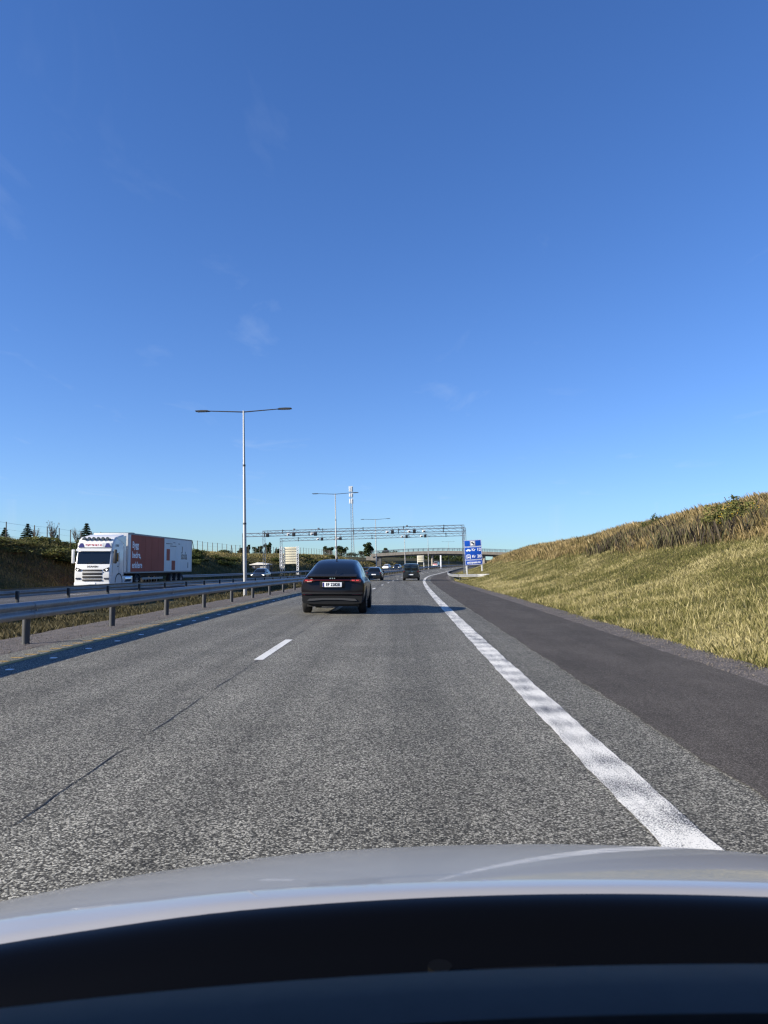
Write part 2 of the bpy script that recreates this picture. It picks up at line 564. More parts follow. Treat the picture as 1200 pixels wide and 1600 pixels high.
PL = np.array([-600, -70, -42, -36, -33, -29.5, -25.6, -24.6, -24.0, -14.0, -13.2, -12.2, -10.6, -9.2, -8.0, -7.0,
               4.3, 4.8, 5.6, 7.2, 9.5, 12.5, 15.5, 17.5, 20, 25, 60, 600])
PH = np.array([4.6, 4.0, 3.9, 3.75, 3.25, 1.9, .12, -.12, -.24, -.24, -.2, -.30, -.52, -.40, -.12, -.08,
               -.08, -.015, .06, .45, 1.25, 2.45, 3.55, 4.1, 4.42, 4.6, 4.8, 6])
def ground_h(lat, D):
    lat = np.asarray(lat, float)
    D = np.asarray(D, float)
    w = sstep(205, 285, D) * 15
    l2 = np.where(lat < -24.6, np.minimum(lat + w, np.where(lat > -24.6 - w, -24.6, 0)), lat)
    # bushes' humps on the left bank are ground too
    h = np.interp(l2, PL, PH)
    # low waviness on the slopes
    wv = .09 * np.sin(lat * .9 + D * .23) * np.sin(D * .31 - lat * .4) + .13 * np.sin(D * .083 + 1.3) * np.sin(lat * .21 + .7)
    amt = np.clip((h - .2) / 1.5, 0, 1)
    return h + wv * amt
def G(lat, D, h=0.):
    return Vector((lat + float(DX(D)), D, float(DZ(D)) + float(ground_h(lat, D)) + h))

def dsamples(a, b):
    out, d = [], a
    while d < b:
        out.append(d)
        d += max(.8, min(abs(d) * .035, 25))
    out.append(b)
    return np.array(out)

def sheet(name, lats, Ds, hfun, m, parent=None, kind='structure', smooth=True, wob=None):
    lats = np.asarray(lats, float)
    L, D = np.meshgrid(lats, Ds)
    if wob is not None: L = L + wob(L, D)
    X = L + DX(D)
    Z = DZ(D) + hfun(L, D)
    v = np.stack([X, D, Z], -1).reshape(-1, 3)
    nl = len(lats)
    i = np.arange(len(Ds) - 1)[:, None] * nl + np.arange(nl - 1)[None, :]
    q = np.stack([i, i + 1, i + nl + 1, i + nl], -1).reshape(-1, 4)
    me = np_mesh(name, v, q, m, smooth=smooth)
    o = link(name, me, parent)
    if kind and parent is None: o['kind'] = kind
    return o

# ------------------------------------------------------------------ setting
lat_s = np.unique(np.concatenate([PL, np.linspace(-45, -24, 40), np.linspace(-14, -6.6, 24), np.linspace(4.3, 22, 40)]))
sheet('ground', lat_s, dsamples(-20, 1500), lambda l, d: ground_h(l, d), M['ground'])
DS = dsamples(-12, 800)
flat = lambda z: (lambda l, d: np.full_like(l, z))
rough_edge = lambda amp: (lambda l, d: amp * np.sin(d * 3.1) * np.sin(d * 1.7 + 1) + amp * .6 * np.sin(d * 9.3))
road = sheet('road', [-6.22, -4, -2, 0, 2.26], DS, flat(0), M['asphalt'])
ddn = np.concatenate([np.arange(-12, 60, .12), dsamples(60, 800)])
shoulder = sheet('road_shoulder', [2.2, 2.3, 3.2, 4.2, 4.32], ddn, lambda l, d: .006 - .004 * np.maximum(0, l - 3), M['asphalt_dark'], wob=lambda l, d: np.where((l < 2.25) | (l > 4.3), 1, 0) * (.014 * np.sin(d * 1.9) + .010 * np.sin(d * 5.3 + 1) + .008 * np.sin(d * 14.7) + .006 * np.sin(d * 23)))
opp = sheet('opposite_road', [-23.7, -20, -17, -14.25], DS, flat(-.15), M['asphalt_opp'])
def gv(l, d): return np.interp(l, [-8.2, -7.9, -6.22], [-.13, -.06, -.012]) + .012 * np.sin(l * 13 + d * 5) * np.sin(d * 3.3)
dense = np.concatenate([np.arange(-12, 40, .35), dsamples(40, 800)])
sheet('gravel_verge', [-8.1, -7.7, -7.3, -6.9, -6.5, -6.20], dense, gv, M['gravel'], wob=rough_edge(.04))
def gv2(l, d): return np.interp(l, [4.3, 4.6, 5.0], [-.012, .004, .02]) + .010 * np.sin(l * 17 + d * 4) * np.sin(d * 2.3)
sheet('gravel_verge', [4.30, 4.5, 4.7, 4.98], dense, gv2, M['gravel'], wob=rough_edge(.03))

# markings (parts of the road they are painted on)
dline = np.concatenate([np.arange(-4, 45, .12), np.arange(45, 110, .5), dsamples(110, 700)])
def wob_line(l, d):
    return np.where(l < 1.45, -1, 1) * (.006 * np.sin(d * 2.7) + .004 * np.sin(d * 7.9 + l * 3) + .004 * np.sin(d * 17))
sheet('edge_line', [1.31, 1.45, 1.60], dline, flat(.005), M['edge_line'], road, wob=wob_line)
sheet('yellow_line', [-5.66, -5.54], dline, flat(.005), M['yellow_line'], road)
k = 0
for i in range(40):
    D0 = 11.0 + 12 * i
    a = np.linspace(D0, D0 + 3, 4)
    sheet('lane_dash', [-2.16, -2.02], a, flat(.005), M['dash_line'], road)
    sheet('lane_dash', [-18.57, -18.43], a + 5, flat(-.145), M['dash_line'], opp)
sheet('edge_line', [-22.15, -21.95], DS, flat(-.145), M['dash_line'], opp)
sheet('edge_line', [-15.0, -14.85], DS, flat(-.145), M['yellow_line'], opp)
# tar joint under the lane line
jw = lambda l, d: .008 * np.sin(d * 2.1) + .005 * np.sin(d * 7.7) + .003 * np.sin(d * 19) + np.where(l < -2.09, 1, -1) * .0045 * (1 + np.sin(d * 4.3 + 1) * np.sin(d * 1.3)) * .8
sheet('lane_joint', [-2.099, -2.084], np.arange(-4, 60, .15), flat(.003), M['tar'], road, wob=jw)
# rumble ticks beside the yellow line and white dabs painted as sun spots
tick = MB()
tick.box((0, 0, 0), (.22, .045, .004))
tme = tick.mesh('rumble_tick', M['yellow_line'], False)
for i in range(60):
    D = 7 + i * .42
    link('rumble_tick', tme, road, P(-5.78, D, .005))
dab = MB()
dab.box((0, 0, 0), (.09, .07, .012), ch=.004)
sme = dab.mesh('sun_dab', M['sign_white'], False)
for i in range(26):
    link('sun_dab', sme, road, P(-5.22, 9.9 + i * 1.25, .008))

# ------------------------------------------------------------------ guardrails
WP = [(.0, .0), (.035, .012), (.078, .05), (.083, .085), (.06, .118), (.018, .140), (.012, .155), (.018, .170), (.06, .192), (.083, .225), (.078, .26), (.035, .298), (.0, .31)]
def beam_mesh(length, m):
    b = MB()
    n = len(WP)
    vs = [(x + (.008 if y < 0 else 0), y, z) for y in (-.15, length + .05) for x, z in WP] + [(x - .006 + (.008 if y < 0 else 0), y, z) for y in (-.15, length + .05) for x, z in WP]
    fs = []
    for i in range(n - 1):
        fs.append((i, i + 1, n + i + 1, n + i))
        fs.append((2*n + i, 3*n + i, 3*n + i + 1, 2*n + i + 1))
    fs.append((0, n, 3*n, 2*n))
    fs.append((n - 1, 3*n - 1, 4*n - 1, 2*n - 1))
    for o in (0, n):
        for i in range(n - 1): fs.append((o + i, 2*n + o + i, 2*n + o + i + 1, o + i + 1))
    b.add(vs, fs)
    return b.mesh('rail_beam', m, ang=60)
BEAM = beam_mesh(4.0, M['rail'])
pm = MB()
pm.cyl((0, 0, -.35), (0, 0, .70), .068, n=12)
POST = pm.mesh('rail_post', M['rail_post'])
pm = MB()
pm.box((0, 0, .16), (.10, .11, 1.02), ch=.01)
POSTD = pm.mesh('rail_post', M['rail_post_dark'])
pm = MB()
pm.box((0, 0, 0), (.10, .09, .24), ch=.01)
SPACER = pm.mesh('spacer', M['rail_post'])
pm = MB()
pm.cyl((.0, 0, .155), (.034, 0, .155), .020, n=8)
BOLT = pm.mesh('bolt', M['bolt'])

def guardrail(label, group, pts, face=1, dark=False, top=.75, bolts=20):
    """pts: world points of posts along the rail (at ground level)"""
    root = empty('guardrail', pts[0])
    tag(root, label, 'guardrail', group)
    o0 = root.location.copy()
    for i, p in enumerate(pts):
        loc = p - o0
        nx = pts[i + 1] if i + 1 < len(pts) else p + (p - pts[i - 1])
        d = nx - p
        rz = -math.atan2(d.x, d.y)
        rx = math.atan2(d.z, math.hypot(d.x, d.y))
        off = Matrix.Rotation(rz, 3, 'Z') @ Vector((-.15 * face, 0, 0))
        link('rail_post', POSTD if dark else POST, root, loc + off, (0, 0, rz))
        if i + 1 < len(pts):
            b = link('rail_beam', BEAM, root, loc + Vector((0, 0, top - .31)), (rx, 0, rz))
            b.scale = (face, d.length / 4.0, 1)
            if i < bolts:
                q = link('bolt', BOLT, b, (.012, .0, 0))
                sp = link('spacer', SPACER, root, loc + Matrix.Rotation(rz, 3, 'Z') @ Vector((-.05 * face, 0, 0)) + Vector((0, 0, top - .155)), (0, 0, rz))
    return root
near = [P(-6.68, 13.45 + 4 * i, 0) for i in range(-4, 72)]
guardrail('grey steel guardrail in the near left verge on round posts', 'guardrails', near, 1)
far = [P(-13.95, 26.3 + 4 * i, -.17) for i in range(-5, 68)]
guardrail('dark backed guardrail across the median along the opposite carriageway', 'guardrails', far, -1, True, bolts=0)
outer = [P(-24.2, 74 + 4 * i, -.02) for i in range(0, 56)]
guardrail('guardrail at the foot of the shaded far embankment', 'guardrails', outer, 1, True, bolts=0)
rp = [P(12.6, 73.4, .42), P(9.6, 74.6, .17), P(6.9, 77.0, .08), P(5.2, 80.4, .03)] + [P(4.65, 84 + 4 * i, .03) for i in range(0, 50)]
guardrail('sunlit white guardrail bending into the grass bank before the blue sign', 'guardrails', [p.copy() for p in rp], -1, bolts=0)

# ------------------------------------------------------------------ street lamps
def make_lamp():
    root = empty('street_lamp')
    b = MB()
    b.cyl((0, 0, 0), (0, 0, 4.0), .102, .090, 14, False)
    b.cyl((0, 0, 4.0), (0, 0, 7.2), .086, .070, 14, False)
    b.cyl((0, 0, 7.2), (0, 0, 10.25), .066, .045, 14)
    b.build('pole', M['pole'], root)
    for z, r in ((4.0, .101), (7.2, .082)):
        c = MB(); c.cyl((0, 0, z - .05), (0, 0, z + .05), r, n=14); c.build('collar', M['rail_post'], root)
    for s in (-1, 1):
        a = MB()
        a.cyl((0, 0, 10.18), (s * 2.1, 0, 10.30), .034, .026, 8)
        a.build('arm', M['rail_post'], root)
        h = MB()
        z0 = 10.305
        out = [(s * 1.88, z0 - .03), (s * 2.0, z0 + .02), (s * 2.35, z0 + .03), (s * 2.66, z0 + .015), (s * 2.68, z0 - .02), (s * 2.3, z0 - .045)]
        h.prism(out, 'y', -.14, .14)
        hd = h.build('lamp_head', M['lamp_head'], root)
        l = MB()
        l.box((s * 2.33, 0, z0 - .045), (.5, .2, .02))
        l.build('lens', M['lamp_lens'], hd)
    f = MB()
    f.cyl((0, 0, 0), (0, 0, .03), .2, n=12)
    f.build('base_plate', M['rail_post'], root)
    return root
lab = ['tall twin-arm street lamp rising from the median left of the black car',
       'second twin-arm street lamp in the median, beside the telecom mast',
       'third twin-arm street lamp, left of where the overpass begins',
       'fourth twin-arm street lamp standing behind the black van',
       'fifth twin-arm street lamp between the cream panel and the white post',
       'sixth twin-arm street lamp rising beyond the overpass']
lamp0 = None
for i, (x, D) in enumerate(((383.5, 40), (526.5, 84), (588.5, 131), (633.3, 176), (669.5, 222), (701, 300))):
    if lamp0 is None: o = lamp0 = make_lamp()
    else: o = copy_tree(lamp0)
    X = (x - 622) * D / F_PX
    o.location = (X, D, float(DZ(D)) - .25)
    o.rotation_euler = (0, TILT, head(D))
    tag(o, lab[i], 'street lamp', 'street lamps in the median')

# ------------------------------------------------------------------ toll gantries
def truss(root, x0, x1, z0, z1, depth, m):
    for nm, z in (('top_chord', z1), ('bottom_chord', z0)):
        b = MB()
        for y in (-depth / 2, depth / 2): b.box(((x0 + x1) / 2, y, z), (x1 - x0, .075, .075))
        b.build(nm, m, root)
    b = MB()
    n = int((x1 - x0) / .55)
    for i in range(n):
        a, c = x0 + (x1 - x0) * i / n, x0 + (x1 - x0) * (i + 1) / n
        zz = (z0 + .045, z1 - .045) if i % 2 else (z1 - .045, z0 + .045)
        for y in (-depth / 2, depth / 2):
            b.cyl((a, y, zz[0]), (c, y, zz[1]), .011, n=4, caps=False)
        if i % 2 == 0:
            b.cyl((a, -depth/2, z1), (c, depth/2, z1), .014, n=4, caps=False)
            b.cyl((a, -depth/2, z0), (c, depth/2, z0), .014, n=4, caps=False)
    b.build('lattice', m, root, smooth=False, fix=False)
    for i in range(5):
        x = x0 + (x1 - x0) * (i + .5) / 5
        b = MB()
        b.box((x, -depth / 2 - .07, (z0 + z1) / 2), (.12, .05, z1 - z0 + .25))
        b.build('flange', M['rail_post'], root)

def gantry(label, D, xl, xr, ytl, ytr, depth_px, units):
    s = D / F_PX
    X0, X1 = (xl - 622) * s, (xr - 622) * s
    zt = 1.4 + (884 - (ytl + ytr) / 2) * s
    th = depth_px * s
    zg = float(DZ(D)) - .1
    roll = math.atan2((ytl - ytr), (xr - xl)) * .85
    root = empty('toll_gantry', ((X0 + X1) / 2, D, zg))
    root.rotation_euler = (0, -roll, 0)
    tag(root, label, 'toll gantry', 'toll gantries over the motorway')
    w = (X1 - X0) / 2
    h = zt - zg
    truss(root, -w, w, h - th, h, .55, M['gantry'])
    for sx in (-1, 1):
        b = MB()
        xx = sx * (w - .15)
        for dx in (-.17, .17):
            b.box((xx + dx, 0, h / 2 - .2), (.07, .08, h + .3))
        nn = int(h / .6)
        for i in range(nn):
            a = -.17 if i % 2 else .17
            b.cyl((xx + a, 0, i * .6), (xx - a, 0, i * .6 + .6), .014, n=4)
        b.build('leg', M['gantry'], root)
    for (x, kind) in units:
        px = ((x - 622) * s) - (X0 + X1) / 2
        zz = h - th * .5
        if kind == 'white':
            b = MB(); b.box((px, -.5, zz - .10), (.42, .55, .32), ch=.05)
            c = b.build('camera_unit', M['white_plastic'], root)
            b = MB(); b.box((px, -.79, zz - .12), (.24, .02, .16)); b.build('lens', M['black_plastic'], c)
        elif kind == 'dark':
            b = MB(); b.box((px, -.5, zz - .12), (.42, .45, .50), ch=.04)
            c = b.build('flash_unit', M['black_plastic'], root)
            b = MB(); b.box((px, -.35, zz + .35), (.05, .05, .5)); b.build('bracket', M['gantry'], c)
        else:
            b = MB(); b.box((px, -.4, h + .12), (.30, .25, .22), ch=.03)
            b.cyl((px, -.4, h - .1), (px, -.4, h + .1), .03)
            b.build('antenna_unit', M['gantry'], root)
gantry('nearest toll gantry, with camera and flash units over the lanes', 105, 380, 729, 834.5, 824.2, 5.0,
       [(453, 'white'), (461, 'dark'), (490, 'white'), (495, 'dark'), (607, 'white'), (615, 'dark'), (641, 'white'), (649, 'dark'), (664, 'white'), (420, 'dark')])
gantry('middle toll gantry, its lattice beam the highest of the three', 116, 412, 727, 830.5, 819.6, 4.2,
       [(462, 'top'), (638, 'top'), (500, 'top')])
gantry('third toll gantry with the lowest and shortest beam', 128, 439, 727, 842, 832, 4.4,
       [(499, 'white'), (505, 'dark'), (530, 'white'), (534, 'dark'), (630, 'white'), (637, 'dark'), (660, 'white'), (666, 'dark')])

# ------------------------------------------------------------------ overpass
def overpass():
    D = 290
    root = empty('overpass', (0, D, float(DZ(D))))
    tag(root, 'concrete road overpass with steel railing crossing the motorway', 'bridge')
    zg = float(DZ(D))
    def zdeck(X):   # top of the concrete fascia
        px = 622 + X * F_PX / D
        y = np.interp(px, [560, 581, 640, 690, 740, 790, 840], [866.5, 865.2, 861.8, 860.6, 861.2, 863.0, 866])
        return 1.4 + (884 - y) * D / F_PX - zg
    xs = np.linspace(-10.8, 62, 53)
    wid = 9
    def strip(name, m, zlo, zhi, y0, y1):
        b = MB()
        n = len(xs)
        vs, fs = [], []
        for X in xs:
            z = float(zdeck(X))
            vs += [(X, y0, z + zlo), (X, y0, z + zhi), (X, y1, z + zhi), (X, y1, z + zlo)]
        for i in range(n - 1):
            for j in range(4):
                a, c = i * 4 + j, i * 4 + (j + 1) % 4
                fs.append((a, c, c + 4, a + 4))
        fs += [(0, 1, 2, 3), (4*n - 1, 4*n - 2, 4*n - 3, 4*n - 4)]
        b.add(vs, fs)
        return b.build(name, m, root)
    strip('deck', M['concrete'], -.35, -.02, .003, wid)
    strip('fascia', M['concrete'], -1.15, 0, -.15, .0)
    strip('girder', M['concrete_dark'], -1.75, -.36, .9, wid - .9)
    for yy in (-.05, wid - .1):
        b = MB()
        for zz in (.45, .78, 1.08):
            for a, c in zip(xs[:-1], xs[1:]):
                b.cyl((a, yy, zdeck(a) + zz), (c, yy, zdeck(c) + zz), .06 if zz > 1 else .03, n=5, caps=False)
        b.build('handrail', M['gantry'], root, fix=False)
        pb = MB(); pb.box((0, 0, .53), (.14, .12, 1.1)); pme = pb.mesh('railing_post', M['rail_post_dark'], False)
        for X in np.arange(-10, 61, 2.0):
            link('railing_post', pme, root, (X, yy, float(zdeck(X))))
    # seams on the fascia
    sb = MB(); sb.box((0, -.152, -.57), (.08, .01, 1.1)); seam = sb.mesh('fascia_joint', M['concrete_dark'], False)
    for X in np.arange(-9, 60, 4.0): link('fascia_joint', seam, root, (X, 0, float(zdeck(X))))
    for X, w in ((-7.5, 1.5), (34.0, .9), (13.5, .9), (38.5, .9)):
        b = MB()
        for y in ((1.5, wid - 1.5) if w < 1 else (wid / 2,)):
            if w < 1: b.cyl((X, y, -1.5), (X, y, float(zdeck(X)) - 1.7), .45, n=14)
            else: b.box((X, y, (float(zdeck(X)) - 1.7) / 2 - .7), (w, wid - 1, float(zdeck(X)) - .3))
        b.build('pier', M['concrete_dark'] if w > 1 else M['concrete'], root)
    b = MB()
    z0 = float(zdeck(-12))
    b.prism([(-12.6, z0 - 2.4), (-8.3, z0 - 2.6), (-8.3, z0 - 1.2), (-12.6, z0 - .9)], 'y', .3, wid)
    b.build('abutment', M['concrete'], root)
overpass()

# ------------------------------------------------------------------ toll sign
def toll_sign():
    D = 95
    s = D / F_PX
    X = (741 - 622) * s
    zb = 1.4 + (884 - 882.5) * s
    root = empty('toll_sign', (X, D, float(DZ(D)) + .3), 0, R(-3.2))
    tag(root, 'blue toll price sign with white text on two posts by the right bank', 'road sign')
    b0 = zb - root.location.z
    w, hh = 2.24, 3.2
    parts = [(0.0, .64), (.66, 2.32), (2.34, 3.2)]          # bottom, middle, top panel
    for a, c in parts:
        b = MB()
        b.box((0, 0, b0 + (a + c) / 2), (w, .05, c - a), ch=.006)
        p = b.build('panel', M['sign_blue'], root)
        f = MB()
        t = .035
        for zz in (a + t / 2 + .02, c - t / 2 - .02): f.box((0, -.030, b0 + zz), (w - .05, .008, t))
        for xx in (-1, 1): f.box((xx * (w / 2 - t / 2 - .025), -.030, b0 + (a + c) / 2), (t, .007, c - a - .04 - 2 * t))
        f.build('border', M['sign_white'], p)
    RT = (R(90), 0, 0)
    f = -.032
    text('lettering', 'autopass.no', .40, M['sign_white'], root, (0, f, b0 + .33), RT, align='CENTER', sx=.90, bold=.014)
    for z, n in ((1.93, '12'), (1.08, '20')):
        text('lettering', 'Kr', .46, M['sign_white'], root, (.05, f, b0 + z), RT, align='CENTER', bold=.014)
        text('lettering', n, .52, M['sign_white'], root, (.74, f, b0 + z), RT, align='CENTER', bold=.014)
    # small car pictogram
    b = MB()
    b.prism([(-.92, b0 + 1.80), (-.92, b0 + 1.92), (-.80, b0 + 1.96), (-.72, b0 + 2.05), (-.48, b0 + 2.05), (-.40, b0 + 1.96), (-.30, b0 + 1.93), (-.30, b0 + 1.80)], 'y', f - .006, f)
    for xx in (-.78, -.45): b.cyl((xx, f, b0 + 1.80), (xx, f - .007, b0 + 1.80), .075, n=12)
    b.build('car_symbol', M['sign_white'], root, smooth=False)
    b = MB()
    b.prism([(-.90, b0 + .82), (-.90, b0 + 1.27), (-.82, b0 + 1.36), (-.44, b0 + 1.36), (-.36, b0 + 1.27), (-.36, b0 + .82), (-.46, b0 + .82), (-.46, b0 + .90), (-.80, b0 + .90), (-.80, b0 + .82)], 'y', f - .006, f)
    tr = b.build('truck_symbol', M['sign_white'], root, smooth=False)
    b = MB()
    b.box((-.63, f - .008, b0 + 1.17), (.36, .004, .16)); b.box((-.78, f - .008, b0 + .99), (.08, .004, .07)); b.box((-.48, f - .008, b0 + .99), (.08, .004, .07))
    b.build('symbol_cutout', M['sign_blue'], tr)
    # toll camera pictogram: white square, black frame
    b = MB(); b.box((0, f, b0 + 2.77), (.66, .008, .66), ch=.003); sq = b.build('symbol_plate', M['sign_white'], root)
    b = MB()
    for d in (-1, 1):
        b.box((d * .285, f - .006, b0 + 2.77), (.04, .004, .61)); b.box((0, f - .0065, b0 + 2.77 + d * .285), (.53, .004, .04))
    b.build('symbol_frame', M['sign_black'], sq)
    b = MB()
    b.prism([(-.20, b0 + 2.90), (-.05, b0 + 2.97), (.20, b0 + 2.72), (.20, b0 + 2.58), (.10, b0 + 2.58), (-.02, b0 + 2.72), (-.20, b0 + 2.78)], 'y', f - .010, f - .005)
    b.build('symbol_mark', M['sign_black'], sq, smooth=False)
    for xx in (-.95, 1.0):
        b = MB()
        b.box((xx, .10, b0 / 2 + .5 - .4), (.20, .14, b0 + 1.9), ch=.02)
        b.build('post', M['sign_post'], root)
toll_sign()

# ------------------------------------------------------------------ cream message boards (seen from behind), white post, cabin
def lattice_post(root, x, y, h, w, m, name='lattice_post'):
    b = MB()
    for dx in (-w / 2, w / 2):
        for dy in (-w / 2, w / 2): b.box((x + dx, y + dy, h / 2), (.05, .05, h))
    n = int(h / (w * 1.1))
    for i in range(n):
        z0, z1 = h * i / n, h * (i + 1) / n
        a = w / 2 if i % 2 else -w / 2
        for dy in (-w / 2, w / 2):
            b.cyl((x + a, y + dy, z0), (x - a, y + dy, z1), .022, n=4, caps=False)
            b.cyl((x + dy, y + a, z0), (x + dy, y - a, z1), .022, n=4, caps=False)
    b.build(name, m, root, fix=False)
def board(label, px0, px1, ytop, ypan, D, base_z, slats=7, lattice=True):
    s = D / F_PX
    X = ((px0 + px1) / 2 - 622) * s
    w = (px1 - px0) * s
    root = empty('message_board', (X, D, base_z), 0, TILT)
    tag(root, label, 'sign board', 'cream sign boards')
    zt = 1.4 + (884 - ytop) * s - base_z
    zp = 1.4 + (884 - ypan) * s - base_z
    x0, x1 = (-w / 2 + (.95 if lattice else .12), w / 2 - (.42 if lattice else .12))
    n = slats
    for i in range(n):
        a = zp + (zt - zp) * i / n
        c = zp + (zt - zp) * (i + 1) / n
        b = MB()
        b.box(((x0 + x1) / 2, 0, (a + c) / 2), (x1 - x0, .12, (c - a) - .11), ch=.02)
        b.build('panel', M['cream_panel'], root)
    b = MB()
    b.box(((x0 + x1) / 2, .10, (zt + zp) / 2), (x1 - x0 - .05, .06, zt - zp))
    b.build('backing', M['sign_post'], root)
    if lattice:
        lattice_post(root, -w / 2 + .22, -.1, zt + .1, .34, M['sign_white'])
        lattice_post(root, -w / 2 + .72, .25, zt, .30, M['sign_post'])
        lattice_post(root, w / 2 - .2, -.1, zt + .1, .34, M['sign_white'])
    else:
        for xx in (-w / 2 + .12, w / 2 - .12):
            b = MB(); b.box((xx, .14, zt / 2), (.16, .14, zt)); b.build('post', M['sign_white'], root)
board('cream slatted sign board between white lattice posts beyond the oncoming lanes', 447.0 - 9.5, 467.2, 854.5, 881.5, 140, -.35)
board('small cream sign board on two posts in the median before the overpass', 651.8, 662.8, 868, 878.5, 205, .2, 4, False)
D = 232
X = (688.6 - 622) * D / F_PX
pr = empty('marker_post', (X, D, float(DZ(D)) - .1), 0, TILT)
tag(pr, 'plain white upright post in the median under the overpass', 'post')
b = MB(); b.box((0, 0, 2.1), (.42, .2, 4.2), ch=.03); b.build('column', M['sign_white'], pr)
b = MB(); b.box((0, 0, .05), (.7, .5, .1), ch=.02); b.build('foot', M['concrete'], pr)

def cabin():
    D = 125
    X = (408 - 622) * D / F_PX
    root = empty('technical_cabin', (X, D, -.35), R(-8), TILT)
    tag(root, 'small grey roadside cabin with pale sloping roof behind the far guardrail', 'cabin')
    b = MB(); b.box((.0, 0, .95), (2.5, 2.2, 1.9), ch=.02); b.build('wall', M['cabin_wall'], root)
    b = MB(); b.prism([(-1.65, 1.9), (1.5, 1.9), (1.45, 2.02), (-.2, 2.32), (-1.6, 2.0)], 'y', -1.35, 1.35); b.build('roof', M['cabin_roof'], root, smooth=False)
    b = MB(); b.box((-.3, -1.11, .85), (.85, .03, 1.7)); d = b.build('door', M['rail_post_dark'], root)
    b = MB(); b.box((.02, -1.14, .9), (.05, .05, .14)); b.build('handle', M['chrome'], d)
    lattice_post(root, 1.75, -.1, 2.1, .36, M['rail_post'])
cabin()

# ------------------------------------------------------------------ telecom mast
def mast():
    D = 400
    s = D / F_PX
    X = (551.5 - 622) * s
    root = empty('telecom_mast', (X, D, 5.5), 0, R(-1.7))
    tag(root, 'slim lattice telecom mast with white antennas at its top', 'mast')
    h = 1.4 + (884 - 759) * s - 5.5
    b = MB()
    leg = [(.45, 0), (-.5, .3), (-.5, -.3)]
    for i, (x, y) in enumerate(leg): b.cyl((x * 1.5, y * 1.5, 0), (x * .9, y * .9, h), .20 if i == 0 else .07, n=6)
    n = 40
    for i in range(n):
        z0, z1 = h * i / n, h * (i + 1) / n
        for a, c in ((0, 1), (1, 2), (2, 0)):
            p, q = leg[a], leg[c]
            if i % 2: p, q = q, p
            b.cyl((p[0] * 1.1, p[1] * 1.1, z0), (q[0] * 1.1, q[1] * 1.1, z1), .035, n=3, caps=False)
    b.build('lattice', M['gantry'], root, fix=False)
    for z, hh in ((h - 1.6, 3.0), (h - 5.0, 1.9), (h - 8.3, 2.6)):
        for (x, y) in ((-.95, -.3), (.75, -.6), (.1, .9), (.05, -1.0)):
            b = MB(); b.box((x, y, z), (.55, .35, hh), ch=.08)
            b.build('antenna', M['white_plastic'], root)
mast()

# ------------------------------------------------------------------ cars
def cat(ctrl, n):
    """Catmull-Rom through control rows -> n rows"""
    ctrl = np.asarray(ctrl, float)
    m = len(ctrl)
    t = np.linspace(0, m - 1, n)
    i = np.clip(t.astype(int), 0, m - 2)
    f = (t - i).reshape(-1, *([1] * (ctrl.ndim - 1)))
    p = lambda k: ctrl[np.clip(k, 0, m - 1)]
    a, b, c, d = p(i - 1), p(i), p(i + 1), p(i + 2)
    return .5 * (2*b + (c - a)*f + (2*a - 5*b + 4*c - d)*f**2 + (3*b - a - 3*c + d)*f**3)

WHEEL = {}
def wheel_meshes(r, w):
    key = (round(r, 3), round(w, 3))
    if key in WHEEL: return WHEEL[key]
    prof = [(.62, -.5), (.9, -.5), (.97, -.42), (1., -.3), (1., .3), (.97, .42), (.9, .5), (.62, .5), (.6, .3)]
    b = MB(); n = 28
    vs, fs = [], []
    for i in range(n):
        t = 2 * PI * i / n
        for q, o in prof: vs.append((o * w, q * r * math.cos(t), q * r * math.sin(t)))
    m = len(prof)
    for i in range(n):
        for j in range(m - 1):
            a = i * m + j; c = ((i + 1) % n) * m + j
            fs.append((a, a + 1, c + 1, c))
    b.add(vs, fs)
    tyre = b.mesh('tyre', M['tyre'])
    b = MB()
    b.cyl((-.25 * w, 0, 0), (.30 * w, 0, 0), r * .62, n=28)
    for k in range(5):
        t = 2 * PI * k / 5
        b.box((.36 * w, 0, r * .33), (.06, r * .13, r * .52), Matrix.Rotation(t, 4, 'X'), ch=.01)
    b.cyl((.3 * w, 0, 0), (.42 * w, 0, 0), r * .14, n=12)
    rim = b.mesh('rim', M['rim'])
    WHEEL[key] = (tyre, rim)
    return WHEEL[key]
def wheel(root, x, y, r, w, side):
    ty, ri = wheel_meshes(r, w)
    a = link('wheel', ty, root, (x, y, r), (0, 0, 0 if side > 0 else PI))
    link('rim', ri, a)
    return a

